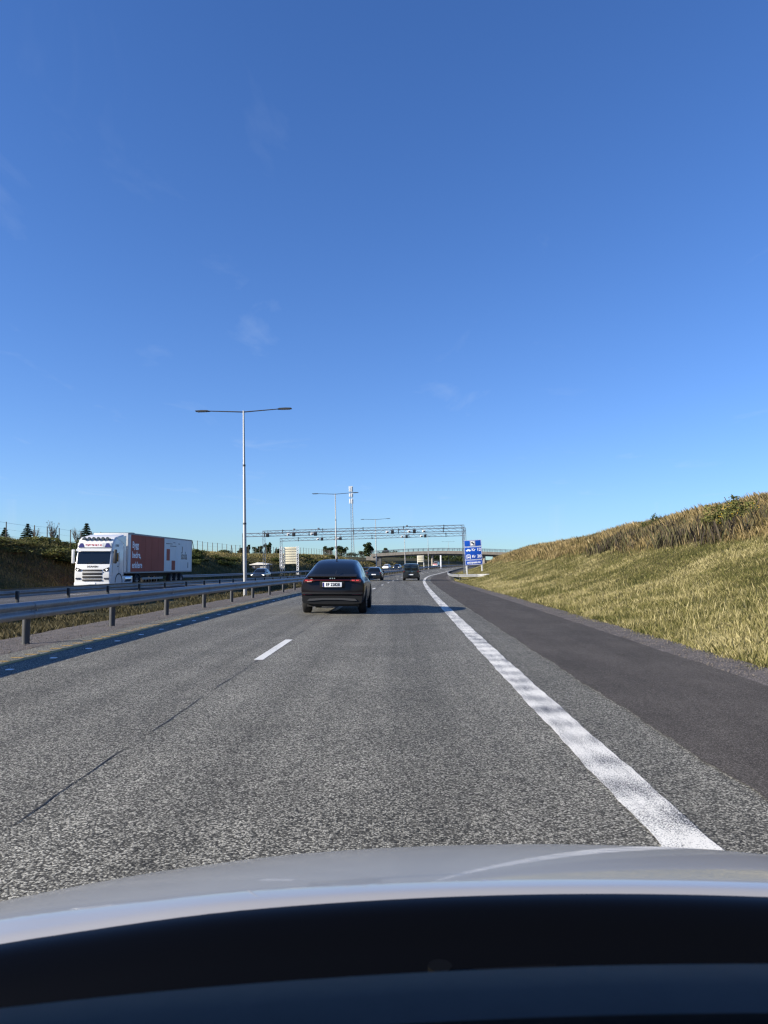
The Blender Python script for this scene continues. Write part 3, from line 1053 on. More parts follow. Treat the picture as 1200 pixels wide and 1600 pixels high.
def make_car(name, label, cat_, loc, rz, spec, group=None):
    """car with its rear at local y=0, front at +y. spec: stations etc."""
    root = empty(name, loc, rz)
    tag(root, label, cat_, group)
    paint = spec['paint']
    ST = np.array(spec['st'], float)   # y, zb, zbelt, zroof, wmid, wbelt, wroof
    rings = []
    for (y, zb, zbelt, zr, wm, wb, wr) in ST:
        hb = zbelt - zb
        rings.append([(0, y, zb), (wm * .82, y, zb), (wm * .95, y, zb + .10), (wm * .995, y, zb + .42 * hb), (wm, y, zb + .62 * hb), (wm * .985, y, zb + .86 * hb),
                      (wb, y, zbelt), (wb + (wr - wb) * .45, y, zbelt + (zr - zbelt) * .48), (wr, y, zr - .085 * min(1, (zr - zbelt) / .3)), (wr * .82, y, zr - .02 * min(1, (zr - zbelt) / .2)), (wr * .4, y, zr), (0, y, zr)])
    rings = np.array(rings)
    NU, NV = (len(ST) - 1) * 8 + 1, 11 * 4 + 1
    g = cat(rings, NU)
    g = np.swapaxes(cat(np.swapaxes(g, 0, 1), NV), 0, 1)
    # linear in u for station positions
    u = np.linspace(0, len(ST) - 1, NU)
    v = np.linspace(0, 11, NV)
    # rear face bulge
    zt = g[0, :, 2]
    rear = spec.get('rear', .05)
    fl = np.clip(1 - u / 1.0, 0, 1)
    groups = {'body': [], 'side_window': [], 'rear_window': [], 'windscreen': []}
    c0, c1 = spec['side_win']          # u range
    r0, r1 = spec['rear_win']
    w0, w1 = spec['wind']
    pill = spec.get('pillars', [])
    for i in range(NU - 1):
        um = (u[i] + u[i + 1]) / 2
        for j in range(NV - 1):
            vm = (v[j] + v[j + 1]) / 2
            k = 'body'
            if 6.2 < vm < 7.9 and c0 < um < c1 and not any(abs(um - q) < .09 for q in pill): k = 'side_window'
            elif vm > 8.25 and r0 < um < r1: k = 'rear_window'
            elif vm > 8.25 and w0 < um < w1: k = 'windscreen'
            groups[k].append((i, j))
    def emit(cells, nm, m, mirror=True, cap=False):
        b = MB(); idx = {}
        def vid(i, j, s):
            if j in (0, NV - 1): s = 1
            key = (i, j, s)
            if key not in idx:
                idx[key] = len(b.v)
                p = g[i, j]
                b.v.append(Vector((s * p[0], p[1], p[2])))
            return idx[key]
        for s in ((1, -1) if mirror else (1,)):
            for i, j in cells:
                q = (vid(i, j, s), vid(i + 1, j, s), vid(i + 1, j + 1, s), vid(i, j + 1, s))
                if s < 0: q = q[::-1]
                b.f.append(tuple(dict.fromkeys(q)))
        if cap:
            for i, sg in ((0, -1), (NU - 1, 1)):
                nx = 8
                prev = None
                for j in range(NV):
                    p = g[i, j]
                    row = []
                    for kx in range(-nx, nx + 1):
                        fx = kx / nx
                        if abs(kx) == nx: row.append(vid(i, j, 1 if kx > 0 else -1)); continue
                        hz = (p[2] - g[i, 0, 2]) / max(.01, g[i, -1, 2] - g[i, 0, 2])
                        yy = p[1] + sg * rear * (1 - fx * fx) * math.sin(PI * min(1, max(0, hz)) ** .8)
                        b.v.append(Vector((p[0] * fx, yy, p[2]))); row.append(len(b.v) - 1)
                    if prev:
                        for q in range(2 * nx): 
                            f = tuple(dict.fromkeys((prev[q], prev[q + 1], row[q + 1], row[q])))
                            if len(f) > 2: b.f.append(f)
                    prev = row
        b.f = [f for f in b.f if len(f) > 2]
        return b.build(nm, m, root, ang=50)
    emit(groups['body'], 'body', paint, cap=True)
    if groups['side_window']:
        for s in (1, -1):
            b = MB(); idx = {}
            for i, j in groups['side_window']:
                q = []
                for a, c in ((i, j), (i + 1, j), (i + 1, j + 1), (i, j + 1)):
                    if (a, c) not in idx:
                        idx[(a, c)] = len(b.v); p = g[a, c]; b.v.append(Vector((s * p[0], p[1], p[2])))
                    q.append(idx[(a, c)])
                b.f.append(tuple(q) if s > 0 else tuple(q[::-1]))
            b.build('side_window', M['glass'], root, ang=60, fix=False)
    emit(groups['rear_window'], 'rear_window', M['glass'])
    if groups['windscreen']: emit(groups['windscreen'], 'windscreen', M['glass'])
    r = spec.get('wr', .35)
    wm = spec['w'] / 2
    for y in spec['axles']:
        for s in (1, -1):
            wheel(root, s * (wm - .10), y, r, .24, s)
            b = MB()
            n = 14
            vs, fs = [], []
            for q in range(n + 1):
                t = PI * q / n
                for rr in (r + .02, r + .075):
                    for xo in (wm - .04, wm + .008):
                        vs.append((s * xo, y + rr * math.cos(t), r + rr * math.sin(t)))
            for q in range(n):
                o = q * 4
                for a, c in ((0, 1), (1, 3), (3, 2), (2, 0)): fs.append((o + a, o + c, o + 4 + c, o + 4 + a))
            b.add(vs, fs)
            b.build('wheel_arch', M['bumper_black'], root)
    return root

# ---- black coupe SUV in front
SUV = dict(paint=M['black_paint'], w=1.86, wr=.365, axles=(.88, 3.64), rear=.07,
    st=[(0.05, .33, .99, 1.05, .88, .83, .74), (.16, .31, 1.02, 1.12, .92, .84, .73), (.62, .28, 1.03, 1.36, .93, .85, .665), (1.15, .26, 1.02, 1.53, .93, .86, .625), (1.9, .25, 1.0, 1.60, .93, .87, .62),
        (2.6, .25, .98, 1.57, .93, .87, .62), (3.15, .25, .97, 1.33, .93, .86, .66), (3.55, .26, .97, 1.06, .93, .85, .74), (4.2, .28, .88, .95, .91, .83, .72), (4.52, .32, .74, .80, .84, .76, .66)],
    side_win=(1.1, 6.6), rear_win=(1.05, 2.85), wind=(5.3, 6.75), pillars=[3.6, 2.2])
X0 = (519.5 - 622) * 21.3 / F_PX
suv = make_car('black_suv', 'black coupe-backed SUV straddling the lane line directly ahead', 'car', (X0, 21.3, 0), R(-.6), SUV)
def suv_details(root):
    yb = -.02
    b = MB(); b.prism([(-.02, 1.045), (-.09, 1.085), (-.07, 1.11), (.20, 1.155), (.20, 1.10)], 'x', -.70, .70)
    b.build('spoiler', M['bumper_black'], root)
    b = MB(); b.box((0, -.035, .985), (1.02, .03, .028), ch=.008); b.build('light_strip', M['reflector'], root)
    for s in (-1, 1):
        b = MB()
        b.prism([(s * .50, .965), (s * .54, 1.005), (s * .80, 1.015), (s * .835, .985), (s * .815, .925), (s * .70, .93)], 'y', -.055, .12)
        t = b.build('tail_light', M['tail_red'], root, smooth=False)
        b = MB()
        for q in (.58, .70): b.box((s * (q + .03), -.062, .982), (.09, .012, .028), ch=.004)
        b.build('lamp', M['tail_lit'], t)
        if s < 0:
            b = MB(); b.box((s * .66, -.060, .945), (.14, .012, .022), ch=.003); b.build('lamp', M['tail_sunlit'], t)  # pale bar painted as sun caught on the left lamp
        b = MB(); b.box((s * .70, .0, .575), (.26, .05, .022), ch=.006)
        b.build('reflector', M['reflector'], root)
        b = MB(); b.prism([(2.95, .97), (3.05, .97), (3.08, 1.07), (2.97, 1.09)], 'x', s * .90, s * 1.04)
        b.build('mirror', M['black_paint'], root)
        b = MB(); b.box((s * .905, 2.2, .80), (.03, .22, .03), ch=.01); b.build('door_handle', M['black_paint'], root)
        b = MB(); b.box((s * .905, 1.35, .82), (.03, .22, .03), ch=.01); b.build('door_handle', M['black_paint'], root)
    # licence plate
    b = MB(); b.box((0, -.075, .858), (.56, .02, .135), ch=.006); p = b.build('licence_plate', M['sign_white'], root)
    b = MB(); b.box((-.255, -.087, .858), (.045, .005, .12)); b.build('plate_band', M['blue_print'], p)
    text('plate_text', 'EF 22828', .125, M['sign_black'], p, (.02, -.087, .858), (R(90), 0, 0), align='CENTER', bold=.003, sx=.86)
    b = MB(); b.box((0, -.045, .86), (.72, .03, .19), ch=.02); b.build('plate_recess', M['bumper_black'], root)
    # badge dots
    b = MB()
    for xx in (-.06, 0, .06): b.cyl((xx, -.02, 1.04), (xx, -.035, 1.04), .02, n=10)
    b.build('badge', M['chrome'], root)
    b = MB(); b.box((-.60, -.045, 1.033), (.05, .01, .018)); b.build('model_badge', M['chrome'], root)
    # bumper: upper ledge, lower valance, diffuser bar
    b = MB(); b.box((0, .02, .615), (1.74, .16, .016), ch=.006); b.build('bumper_ledge', M['bumper_grey'], root)
    b = MB(); b.prism([(-.84, .33), (-.87, .53), (.87, .53), (.84, .33), (.55, .30), (-.55, .30)], 'y', -.055, .25)
    b.build('bumper', M['bumper_black'], root, smooth=False)
    b = MB(); b.prism([(-.72, .40), (-.66, .455), (-.30, .475), (.30, .475), (.66, .455), (.72, .40), (.60, .395), (.28, .425), (-.28, .425), (-.60, .395)], 'y', -.085, -.05)
    b.build('diffuser', M['bumper_grey'], root, smooth=False)
    b = MB(); b.prism([(1.25, 1.56), (1.48, 1.60), (1.46, 1.665), (1.40, 1.655)], 'x', -.022, .022); b.build('roof_antenna', M['black_paint'], root)
    b = MB(); b.cyl((.10, -.03, 1.16), (.10, .20, 1.25), .012, n=6); b.build('rear_wiper', M['black_plastic'], root)
    b = MB(); b.box((0, 1.5, .27), (1.5, 2.6, .10)); b.build('underbody', M['chassis'], root)
    for s in (-1, 1):
        b = MB(); b.box((s * .70, 4.45, .72), (.30, .2, .10), ch=.03); b.build('headlight', M['headlight_dark'], root)
suv_details(suv)

def plain_details(root, L, w, zt, zp, rear_dark=True, tail=True, head_lit=False, plate_front=True, zh=.68):
    for s in (-1, 1):
        b = MB(); b.box((s * (w / 2 - .14), .0, zt), (.20, .12, .14), ch=.03)
        t = b.build('tail_light', M['tail_red'], root)
        b = MB(); b.box((s * (w / 2 - .20), L - .10, zh), (.34, .2, .14), ch=.04)
        b.build('headlight', M['headlight'] if head_lit else M['headlight_dark'], root)
        b = MB(); b.box((s * (w / 2 + .07), L * .66, 1.02), (.20, .10, .15), ch=.03); b.build('mirror', M['black_plastic'], root)
    b = MB(); b.box((0, -.08, zp), (.52, .03, .115), ch=.005); b.build('licence_plate', M['sign_white'], root)
    if plate_front:
        b = MB(); b.box((0, L + .03, .46), (.52, .03, .115), ch=.005); b.build('licence_plate', M['sign_white'], root)
    b = MB(); b.box((0, L - .02, .56), (w * .62, .09, .16), ch=.02); b.build('grille', M['black_plastic'], root)
    b = MB(); b.box((0, .0, .40), (w * .86, .10, .16), ch=.03); b.build('bumper', M['bumper_black'], root)
    b = MB(); b.box((0, L / 2, .27), (w * .8, L * .7, .10)); b.build('underbody', M['chassis'], root)

HATCH = dict(paint=M['navy_paint'], w=1.82, wr=.33, axles=(.75, 3.4), rear=.08,
    st=[(0.05, .32, .95, 1.0, .84, .80, .74), (.12, .30, .98, 1.08, .89, .81, .72), (.45, .26, .98, 1.42, .91, .82, .64), (.95, .24, .97, 1.54, .91, .83, .62), (1.8, .24, .96, 1.57, .91, .84, .62),
        (2.5, .24, .95, 1.50, .91, .84, .62), (3.05, .24, .95, 1.26, .91, .83, .66), (3.4, .25, .93, 1.0, .91, .82, .72), (4.0, .27, .82, .88, .88, .79, .70), (4.25, .32, .68, .74, .80, .72, .62)],
    side_win=(1.1, 6.6), rear_win=(1.05, 2.6), wind=(5.3, 6.75), pillars=[3.6])
c = make_car('dark_hatchback', 'dark car in the left lane just beyond the black SUV', 'car', ((584.0 - 622) * 86 / F_PX, 86, float(DZ(86))), head(86), HATCH)
plain_details(c, 4.25, 1.82, .92, .72)
VAN = dict(paint=M['grey_paint'], w=1.92, wr=.34, axles=(.9, 3.9), rear=.05,
    st=[(0.03, .34, 1.10, 1.80, .90, .89, .80), (.08, .32, 1.12, 1.93, .94, .92, .82), (.6, .28, 1.12, 1.98, .955, .93, .83), (1.5, .26, 1.12, 2.0, .955, .93, .83), (2.6, .26, 1.10, 1.99, .955, .93, .82),
        (3.4, .26, 1.08, 1.90, .955, .92, .80), (4.0, .26, 1.07, 1.5, .955, .90, .78), (4.35, .28, 1.05, 1.16, .95, .88, .78), (4.9, .30, .90, .98, .90, .82, .74), (5.05, .34, .70, .78, .82, .76, .68)],
    side_win=(.6, 6.5), rear_win=(-1, -1), wind=(5.1, 6.7), pillars=[2.6, 4.2])
c = make_car('dark_van', 'tall dark van in the right lane ahead, seen from behind', 'van', ((642 - 622) * 87 / F_PX, 87, float(DZ(87))), head(87), VAN)
plain_details(c, 5.05, 1.92, 1.08, .70)
for s in (-1, 1):
    b = MB(); b.box((s * .40, -.03, 1.45), (.70, .04, .52), ch=.03); b.build('rear_window', M['glass'], c)
b = MB(); b.box((0, -.045, 1.1), (.02, .03, 1.4)); b.build('door_seam', M['black_plastic'], c)
b = MB(); b.box((.12, -.06, 1.0), (.05, .03, .22), ch=.01); b.build('door_handle', M['chrome'], c)

onc = make_car('oncoming_suv', 'dark oncoming SUV with lit headlights beside the nearest lamp pole', 'car', P(-20.9, 102.5, -.15), PI + head(100), dict(HATCH, paint=M['grey_paint']), 'oncoming cars')
plain_details(onc, 4.25, 1.82, .92, .72, head_lit=True)
b = MB(); b.box((0, 4.25, .66), (.5, .06, .06), ch=.01); b.build('badge_bar', M['chrome'], onc)
c = make_car('oncoming_car', 'white oncoming car seen between the dark car and the van', 'car', P(-20.2, 220, -.15), PI + head(216), dict(HATCH, paint=M['white_paint']), 'oncoming cars')
plain_details(c, 4.25, 1.82, .92, .72, head_lit=True)
c = make_car('oncoming_car', 'dark oncoming car with headlights on, right of the white one', 'car', P(-16.5, 217, -.15), PI + head(212), dict(HATCH, paint=M['navy_paint']), 'oncoming cars')
plain_details(c, 4.25, 1.82, .92, .72, head_lit=True)

# ------------------------------------------------------------------ articulated lorry (front faces the camera; local -y = front)
def make_truck(name, label, loc, rz, detailed=True, cabmat=None, sidemat=None):
    root = empty(name, loc, rz)
    tag(root, label, 'truck')
    wh = cabmat or M['truck_white']
    hw = 1.25
    # cab body: side outline in (y,z), front at y=0
    b = MB()
    out = [(0.04, .42), (0.0, .95), (.02, 1.55), (.10, 1.72), (.30, 2.72), (.34, 2.98), (.55, 3.42), (.85, 3.62), (2.25, 3.86), (2.3, 1.15), (2.3, .95), (2.18, .95), (2.0, .55), (1.92, .42)]
    b2 = bmesh.new()
    vs = [[b2.verts.new((x, y, z)) for (y, z) in out] for x in (-hw + .0, hw - .0)]
    n = len(out)
    b2.faces.new(vs[0][::-1]); b2.faces.new(vs[1])
    for i in range(n): b2.faces.new((vs[0][i], vs[0][(i + 1) % n], vs[1][(i + 1) % n], vs[1][i]))
    bmesh.ops.recalc_face_normals(b2, faces=b2.faces[:])
    ed = [e for e in b2.edges if (abs(e.verts[0].co.x - e.verts[1].co.x) < 1e-4) and (e.verts[0].co.y + e.verts[1].co.y) / 2 < 2.28 and (e.verts[0].co.z + e.verts[1].co.z) / 2 > .5]
    bmesh.ops.bevel(b2, geom=ed, offset=.13, segments=4, affect='EDGES', profile=.55)
    me = bpy.data.meshes.new('cab')
    b2.to_mesh(me); b2.free()
    finish(me, wh, True, 30)
    link('cab', me, root)
    def slab(nm, m, pts, y_off, t=.03, x0=-1., x1=1., par=None):
        """panel on the cab front following (y,z) pts"""
        bb = MB()
        o2 = [(y - y_off, z) for y, z in pts] + [(y - y_off + t, z) for y, z in pts[::-1]]
        bb.prism(o2, 'x', x0, x1)
        return bb.build(nm, m, par or root, smooth=False)
    ws = slab('windscreen', M['glass'], [(.115, 1.78), (.285, 2.62)], .012, .04, -1.12, 1.12)
    slab('visor', wh, [(.255, 2.66), (.28, 2.80)], .16, .08, -1.20, 1.20)
    for xx in (-.45, .45):
        bb = MB(); bb.cyl((xx, .09, 1.80), (xx + .42, .13, 1.95), .015, n=5); bb.build('wiper', M['black_plastic'], ws)
    # roof light box with the company name
    bx = MB(); bx.box((0, .33, 3.06), (2.36, .14, .34), ch=.04); lb = bx.build('light_box', M['truck_white'], root)
    bx = MB(); bx.box((-.06, .255, 3.06), (1.25, .008, .24)); bx.build('name_panel', M['sign_white'], lb)
    text('lettering', 'TOPP TM NLT AS', .19, M['red'], lb, (-.06, .246, 3.06), (R(90), 0, 0), align='CENTER', sx=.80, bold=.004)
    for s in (-1, 1):
        bx = MB(); bx.prism([(s * .70, 2.93), (s * 1.14, 2.93), (s * .98, 3.2), (s * .82, 3.2)], 'y', .245, .262); bx.build('corner_panel', M['blue_print'], lb, smooth=False)
    # roof lamps bar
    bar = MB(); bar.cyl((-1.0, .52, 3.50), (1.0, .52, 3.50), .03, n=8)
    for s in (-1, 1): bar.cyl((s * .95, .52, 3.50), (s * 1.1, .75, 3.30), .03, n=6)
    rb = bar.build('roof_bar', M['black_plastic'], root)
    for xx in (-.8, -.48, -.16, .16, .48, .8):
        bx = MB(); bx.cyl((xx, .44, 3.52), (xx, .58, 3.52), .115, .09, n=14); l = bx.build('spot_lamp', M['black_plastic'], rb)
        bx = MB(); bx.cyl((xx, .432, 3.52), (xx, .45, 3.52), .095, n=14); bx.build('lens', M['headlight_dark'], l)
    # air deflector and side wings
    for s in (-1, 1):
        bx = MB(); bx.prism([(.9, 3.60), (2.55, 3.80), (2.62, 1.2), (2.25, 1.2), (2.25, 3.2)], 'x', s * 1.235, s * 1.265); bx.build('side_wing', wh, root, smooth=False)
    # grille: black openings separated by white bars
    gz = [(1.60, .10), (1.335, .15), (1.12, .155), (.90, .155), (.69, .12)]
    for z, h in gz[1:]:
        bx = MB(); bx.box((0, .0, z), (1.34, .05, h), ch=.015); bx.build('grille_opening', M['black_plastic'], root)
    bx = MB(); bx.box((0, -.005, 1.235), (1.48, .05, .07), ch=.015); bx.build('grille_bar', wh, root)
    text('lettering', 'SCANIA', .17, M['grey_print'], root, (0, .018, 1.60), (R(90), 0, 0), align='CENTER', bold=.008, sx=1.25)
    for s in (-1, 1):
        bx = MB(); bx.prism([(s * .74, 1.42), (s * 1.14, 1.56), (s * 1.16, 1.36), (s * 1.05, 1.30), (s * .80, 1.30)], 'y', -.03, .10); h = bx.build('headlight', M['headlight_dark'], root, smooth=False)
        bx = MB(); bx.cyl((s * 1.0, -.045, 1.40), (s * 1.0, -.025, 1.40), .05, n=10); bx.build('lens', M['headlight'], h)
        bx = MB(); bx.box((s * .98, .0, .80), (.34, .06, .12), ch=.03); bx.build('fog_lamp', M['headlight_dark'], root)
        # mirror
        bx = MB(); bx.box((s * 1.46, .25, 2.30), (.20, .16, .95), ch=.06); mr = bx.build('mirror', wh if s < 0 else M['black_plastic'], root)
        bx = MB(); bx.cyl((s * 1.25, .28, 2.6), (s * 1.42, .26, 2.6), .03, n=6); bx.build('mirror_arm', M['black_plastic'], mr)
        # doors
        bx = MB(); bx.prism([(.42, 1.86), (.52, 2.52), (1.30, 2.55), (1.30, 1.95), (.95, 1.95), (.80, 1.80)], 'x', s * 1.24, s * 1.256); bx.build('door_window', M['glass'], root, smooth=False)
        bx = MB()
        for (a, c) in (((.28, .95), (.40, 2.62)), ((1.42, 1.0), (1.42, 2.62))): bx.cyl((s * 1.25, *a), (s * 1.25, *c), .012, n=4)
        bx.build('door_seam', M['grey_print'], root)
        bx = MB(); bx.box((s * 1.257, 1.22, 1.62), (.02, .2, .05)); bx.build('door_handle', M['black_plastic'], root)
    text('lettering', 'R 500', .22, M['grey_print'], root, (1.27, .75, 3.05), (R(90), 0, R(90)), bold=.004)
    bx = MB(); bx.box((0, .05, .40), (2.45, .20, .30), ch=.06); bx.build('bumper', wh, root)
    bx = MB(); bx.box((0, -.06, .47), (.52, .02, .12)); bx.build('licence_plate', M['sign_white'], root)
    # chassis, tanks, wheels
    bx = MB(); bx.box((0, 5.0, .85), (.9, 8.5, .30)); bx.box((0, 11.5, .95), (1.1, 11, .25)); bx.build('chassis', M['chassis'], root)
    for s in (-1, 1):
        bx = MB(); bx.cyl((s * 1.0, 2.5, .72), (s * 1.0, 3.6, .72), .30, n=16); bx.build('fuel_tank', M['chrome'], root)
        bx = MB(); bx.box((s * 1.2, 3.05, .62), (.05, 1.9, .62), ch=.02); bx.build('side_skirt', wh, root)
        bx = MB(); bx.box((s * 1.19, 8.2, .70), (.06, 4.6, .16)); bx.build('side_guard', M['rail'], root)
        for y in (1.42, 4.9, 12.6, 13.9, 15.2):
            wheel(root, s * 1.07, y, .50, .34, s)
        for y in (1.42, 4.9):
            bx = MB()
            vs, fs = [], []
            for q in range(15):
                t = PI * q / 14
                for rr in (.56, .64):
                    for xo in (1.0, 1.262): vs.append((s * xo, y + rr * math.cos(t), .52 + rr * math.sin(t)))
            for q in range(14):
                o = q * 4
                for a, c in ((0, 1), (1, 3), (3, 2), (2, 0)): fs.append((o + a, o + c, o + 4 + c, o + 4 + a))
            bx.add(vs, fs); bx.build('mudguard', M['chassis'], root)
    # trailer box
    y0, L, zb, zt, tw = 2.95, 15.0, 1.12, 4.02, 1.275
    bx = MB(); bx.box((0, y0 + L / 2, (zb + zt) / 2), (2 * tw - .06, L - .02, zt - zb - .02)); tr = bx.build('trailer_box', M['trailer_white'], root, smooth=False)
    bx = MB(); bx.box((0, y0 - .01, (zb + zt) / 2), (2 * tw - .04, .05, zt - zb), ch=.02); bx.build('front_panel', M['truck_white'], tr)
    bx = MB(); bx.box((0, y0 + 1.2, zt + .02), (2.3, .5, .10), ch=.02); bx.build('roof_unit', M['chassis'], tr)
    for s in (-1, 1):
        for z in (zt - .04, zb + .05):
            bx = MB(); bx.box((s * (tw - .005), y0 + L / 2, z), (.05, L, .10)); bx.build('trim_rail', M['rail'], tr)
        for y in (y0 + .22, y0 + L - .12):
            bx = MB(); bx.box((s * (tw - .006), y, (zb + zt) / 2), (.045, .42 if y < y0 + 1 else .22, zt - zb - .21)); bx.build('corner_post', M['trailer_white'], tr)
        pw = (L - .44 - .24 - .02) / 10
        for i in range(10):
            ya = y0 + .44 + i * pw
            red = i < 5
            bx = MB(); bx.box((s * (tw - .012), ya + pw / 2, (zb + zt) / 2), (.03, pw - .025, zt - zb - .21))
            bx.build('side_panel', (sidemat or M['trailer_red']) if red else M['trailer_white'], tr, smooth=False)
    if detailed:
        RS = (R(90), 0, R(90))
        xs = tw + .006
        for i, wd in enumerate(('Bygg', 'bedre,', 'enklere')):
            text('lettering', wd, .66, M['sign_white'], root, (xs, y0 + .75, 3.18 - i * .74), RS, bold=.014)
        text('lettering', 'isola', .95, M['grey_print'], root, (xs, y0 + 11.9, 2.52), RS, bold=.022)
        bx = MB(); bx.box((xs, y0 + 12.25, 3.05), (.01, .17, .6)); bx.build('logo_stem', M['grey_print'], root)
        bx = MB(); bx.box((xs, y0 + 13.9, 1.72), (.01, .17, .5)); bx.build('logo_stem', M['grey_print'], root)
        for (a, c, z0, z1, m) in ((8.15, 8.95, 2.10, 3.05, M['trailer_red']), (9.45, 10.35, 1.30, 2.10, M['trailer_red'])):
            bx = MB(); bx.box((xs - .001, y0 + (a + c) / 2, (z0 + z1) / 2), (.008, c - a, z1 - z0)); bx.build('print_block', m, root)
        for (a, c, z) in ((8.0, 9.6, 3.50), (9.0, 10.6, 3.32), (9.8, 10.3, 3.62), (11.1, 11.6, 3.55)):
            bx = MB(); bx.box((xs - .001, y0 + (a + c) / 2, z), (.008, c - a, .06)); bx.build('print_line', M['grey_print'], root)
    return root
truck = make_truck('articulated_truck', 'white articulated lorry with red lettered trailer on the opposite carriageway', (-21.25 + float(DX(50)), 49.6, float(DZ(52)) - .15), head(54) * 1.0)
c = make_car('oncoming_van', 'small far white van with a red stripe coming out under the overpass', 'van', P(-16.4, 290, -.15), PI + head(290), dict(VAN, paint=M['white_paint']), 'oncoming cars')
plain_details(c, 5.05, 1.92, 1.08, .70, head_lit=True)
b = MB(); b.box((0, 5.02, 1.02), (1.5, .14, .3), ch=.03); b.build('front_stripe', M['red'], c)

# ------------------------------------------------------------------ the car the picture is taken from
def own_car():
    root = empty('silver_car', (0, 0, 0))
    tag(root, 'silver car bonnet and dark dashboard filling the foreground', 'car')
    cx = .20
    LEAN = .0227                       # the camera is held a little askew in the car
    def near_y(x):
        return 1.05 - .10 * (x - cx) ** 2
    def hood_z(x, y):
        d = y - 1.05
        a = np.abs(x - cx)
        e = np.maximum(0, d - .055)
        q = np.clip(d, 0, .055)
        z = .955 - (.04 * q + 1.5 * q * q + .205 * e + .135 * e * e)
        z += -(.045 + .03 * np.clip(d / .5, 0, 1)) * (x - cx) ** 2
        z += -.10 * np.maximum(0, a - .70) ** 1.5
        z += .006 * (sstep(-.72, -.40, x - cx) - sstep(.40, .72, x - cx)) - .006
        z += LEAN * (x - cx)
        z += -1.6 * np.maximum(0, y - 1.86) ** 2
        return z
    xs = np.linspace(cx - .95, cx + .95, 96)
    ys = np.concatenate([np.linspace(0, .07, 12), np.linspace(.09, 1.1, 50)])
    vs = []
    for t in ys:
        for x in xs:
            y = near_y(x) + t
            z = float(hood_z(x, y))
            if t < .02: z -= .005 * (1 - t / .02) ** 2
            vs.append((x, y, z))
    n = len(xs)
    fs = [(j * n + i, j * n + i + 1, (j + 1) * n + i + 1, (j + 1) * n + i) for j in range(len(ys) - 1) for i in range(n - 1)]
    b = MB(); b.add(vs, fs)
    last = (len(ys) - 1) * n
    k = len(b.v)
    for i in range(n): p = b.v[last + i]; b.v.append(Vector((p.x, p.y + .08, .30)))
    for i in range(n - 1): b.f.append((last + i, last + i + 1, k + i + 1, k + i))
    for i0 in (0, n - 1):
        k = len(b.v)
        for j in range(len(ys)): p = b.v[j * n + i0]; b.v.append(Vector((p.x + (.03 if i0 else -.03), p.y, .32)))
        for j in range(len(ys) - 1): b.f.append((j * n + i0, (j + 1) * n + i0, k + j + 1, k + j))
    k = len(b.v)
    for i in range(n): p = b.v[i]; b.v.append(Vector((p.x, p.y + .010, p.z - .006)))
    for i in range(n - 1): b.f.append((i, i + 1, k + i + 1, k + i))
    b.build('bonnet', M['hood'], root, ang=70)
    def strip(nm, m, rows, x0, x1, nx=48, ang=70):
        bb = MB()
        xx = np.linspace(x0, x1, nx)
        vv = []
        for fy, fz in rows:
            for x in xx: vv.append((x, near_y(x) + fy, float(hood_z(x, near_y(x))) + fz))
        ff = [(j * nx + i, j * nx + i + 1, (j + 1) * nx + i + 1, (j + 1) * nx + i) for j in range(len(rows) - 1) for i in range(nx - 1)]
        bb.add(vv, ff)
        return bb.build(nm, m, root, ang=ang)
    strip('cowl', M['cowl'], [(.06, -.030), (.004, -.004), (-.03, -.012), (-.08, -.040), (-.10, -.085), (-.14, -.092), (-.19, -.085), (-.22, -.095), (-.24, -.16), (-.32, -.20), (-.5, -.25)], cx - .93, cx + .93)
    bb = MB()
    bb.cyl((.060, .90, .915), (.190, .93, .914), .012, .006, n=10)
    w = bb.build('wiper_arm', M['wiper'], root)
    bb = MB(); bb.cyl((.048, .89, .900), (.048, .89, .938), .014, n=14); bb.build('wiper_pivot', M['wiper'], w)
    def dash_top(x): return 1.108 - .05 * (x - cx) ** 2 + LEAN * (x - cx)
    prof = [(.60, -.30), (.61, -.06), (.60, -.02), (.575, -.004), (.54, .0), (.508, .0), (.504, -.012), (.492, -.014), (.488, -.004), (.484, -.001), (.42, .002), (.40, -.002), (.36, -.006), (.33, -.016), (.25, -.02), (.18, -.05), (.10, -.14), (.08, -.3)]
    xx = np.linspace(cx - .86, cx + .86, 48)
    bb = MB()
    vv = [(x, y - .10 * (x - cx) ** 2, dash_top(x) + z) for (y, z) in prof for x in xx]
    m = len(xx)
    ff = [(j * m + i, j * m + i + 1, (j + 1) * m + i + 1, (j + 1) * m + i) for j in range(len(prof) - 1) for i in range(m - 1)]
    bb.add(vv, ff); bb.build('dashboard', M['dash'], root, ang=60)
    bb = MB(); bb.box((cx, -1.0, 1.70), (1.5, 2.2, .05), ch=.02); bb.build('roof', M['hood'], root)  # unseen cabin roof, put in to shade the dashboard
    for s in (-1, 1):
        x = cx + s * .92
        bb = MB(); bb.prism([(-2.2, .45), (.85, .45), (.85, .93), (.60, 1.14), (.12, 1.66), (-2.2, 1.66), (-2.2, 1.30), (-.55, 1.36), (-.1, 1.30), (.30, 1.16), (-.3, 1.10), (-2.2, 1.0)], 'x', x - .03, x + .03); bb.build('door', M['hood'], root, smooth=False)  # unseen doors, window frame made deep to keep sun off the dashboard
    bb = MB(); bb.box((cx, -2.2, 1.05), (1.7, .05, 1.2)); bb.build('rear_panel', M['dash'], root)
    bb = MB(); bb.box((cx, -.8, .40), (1.76, 3.0, .06)); bb.build('floor_pan', M['dash'], root)
    for s in (-1, 1):
        wheel(root, cx + s * .82, 1.30, .34, .22, s)
own_car()

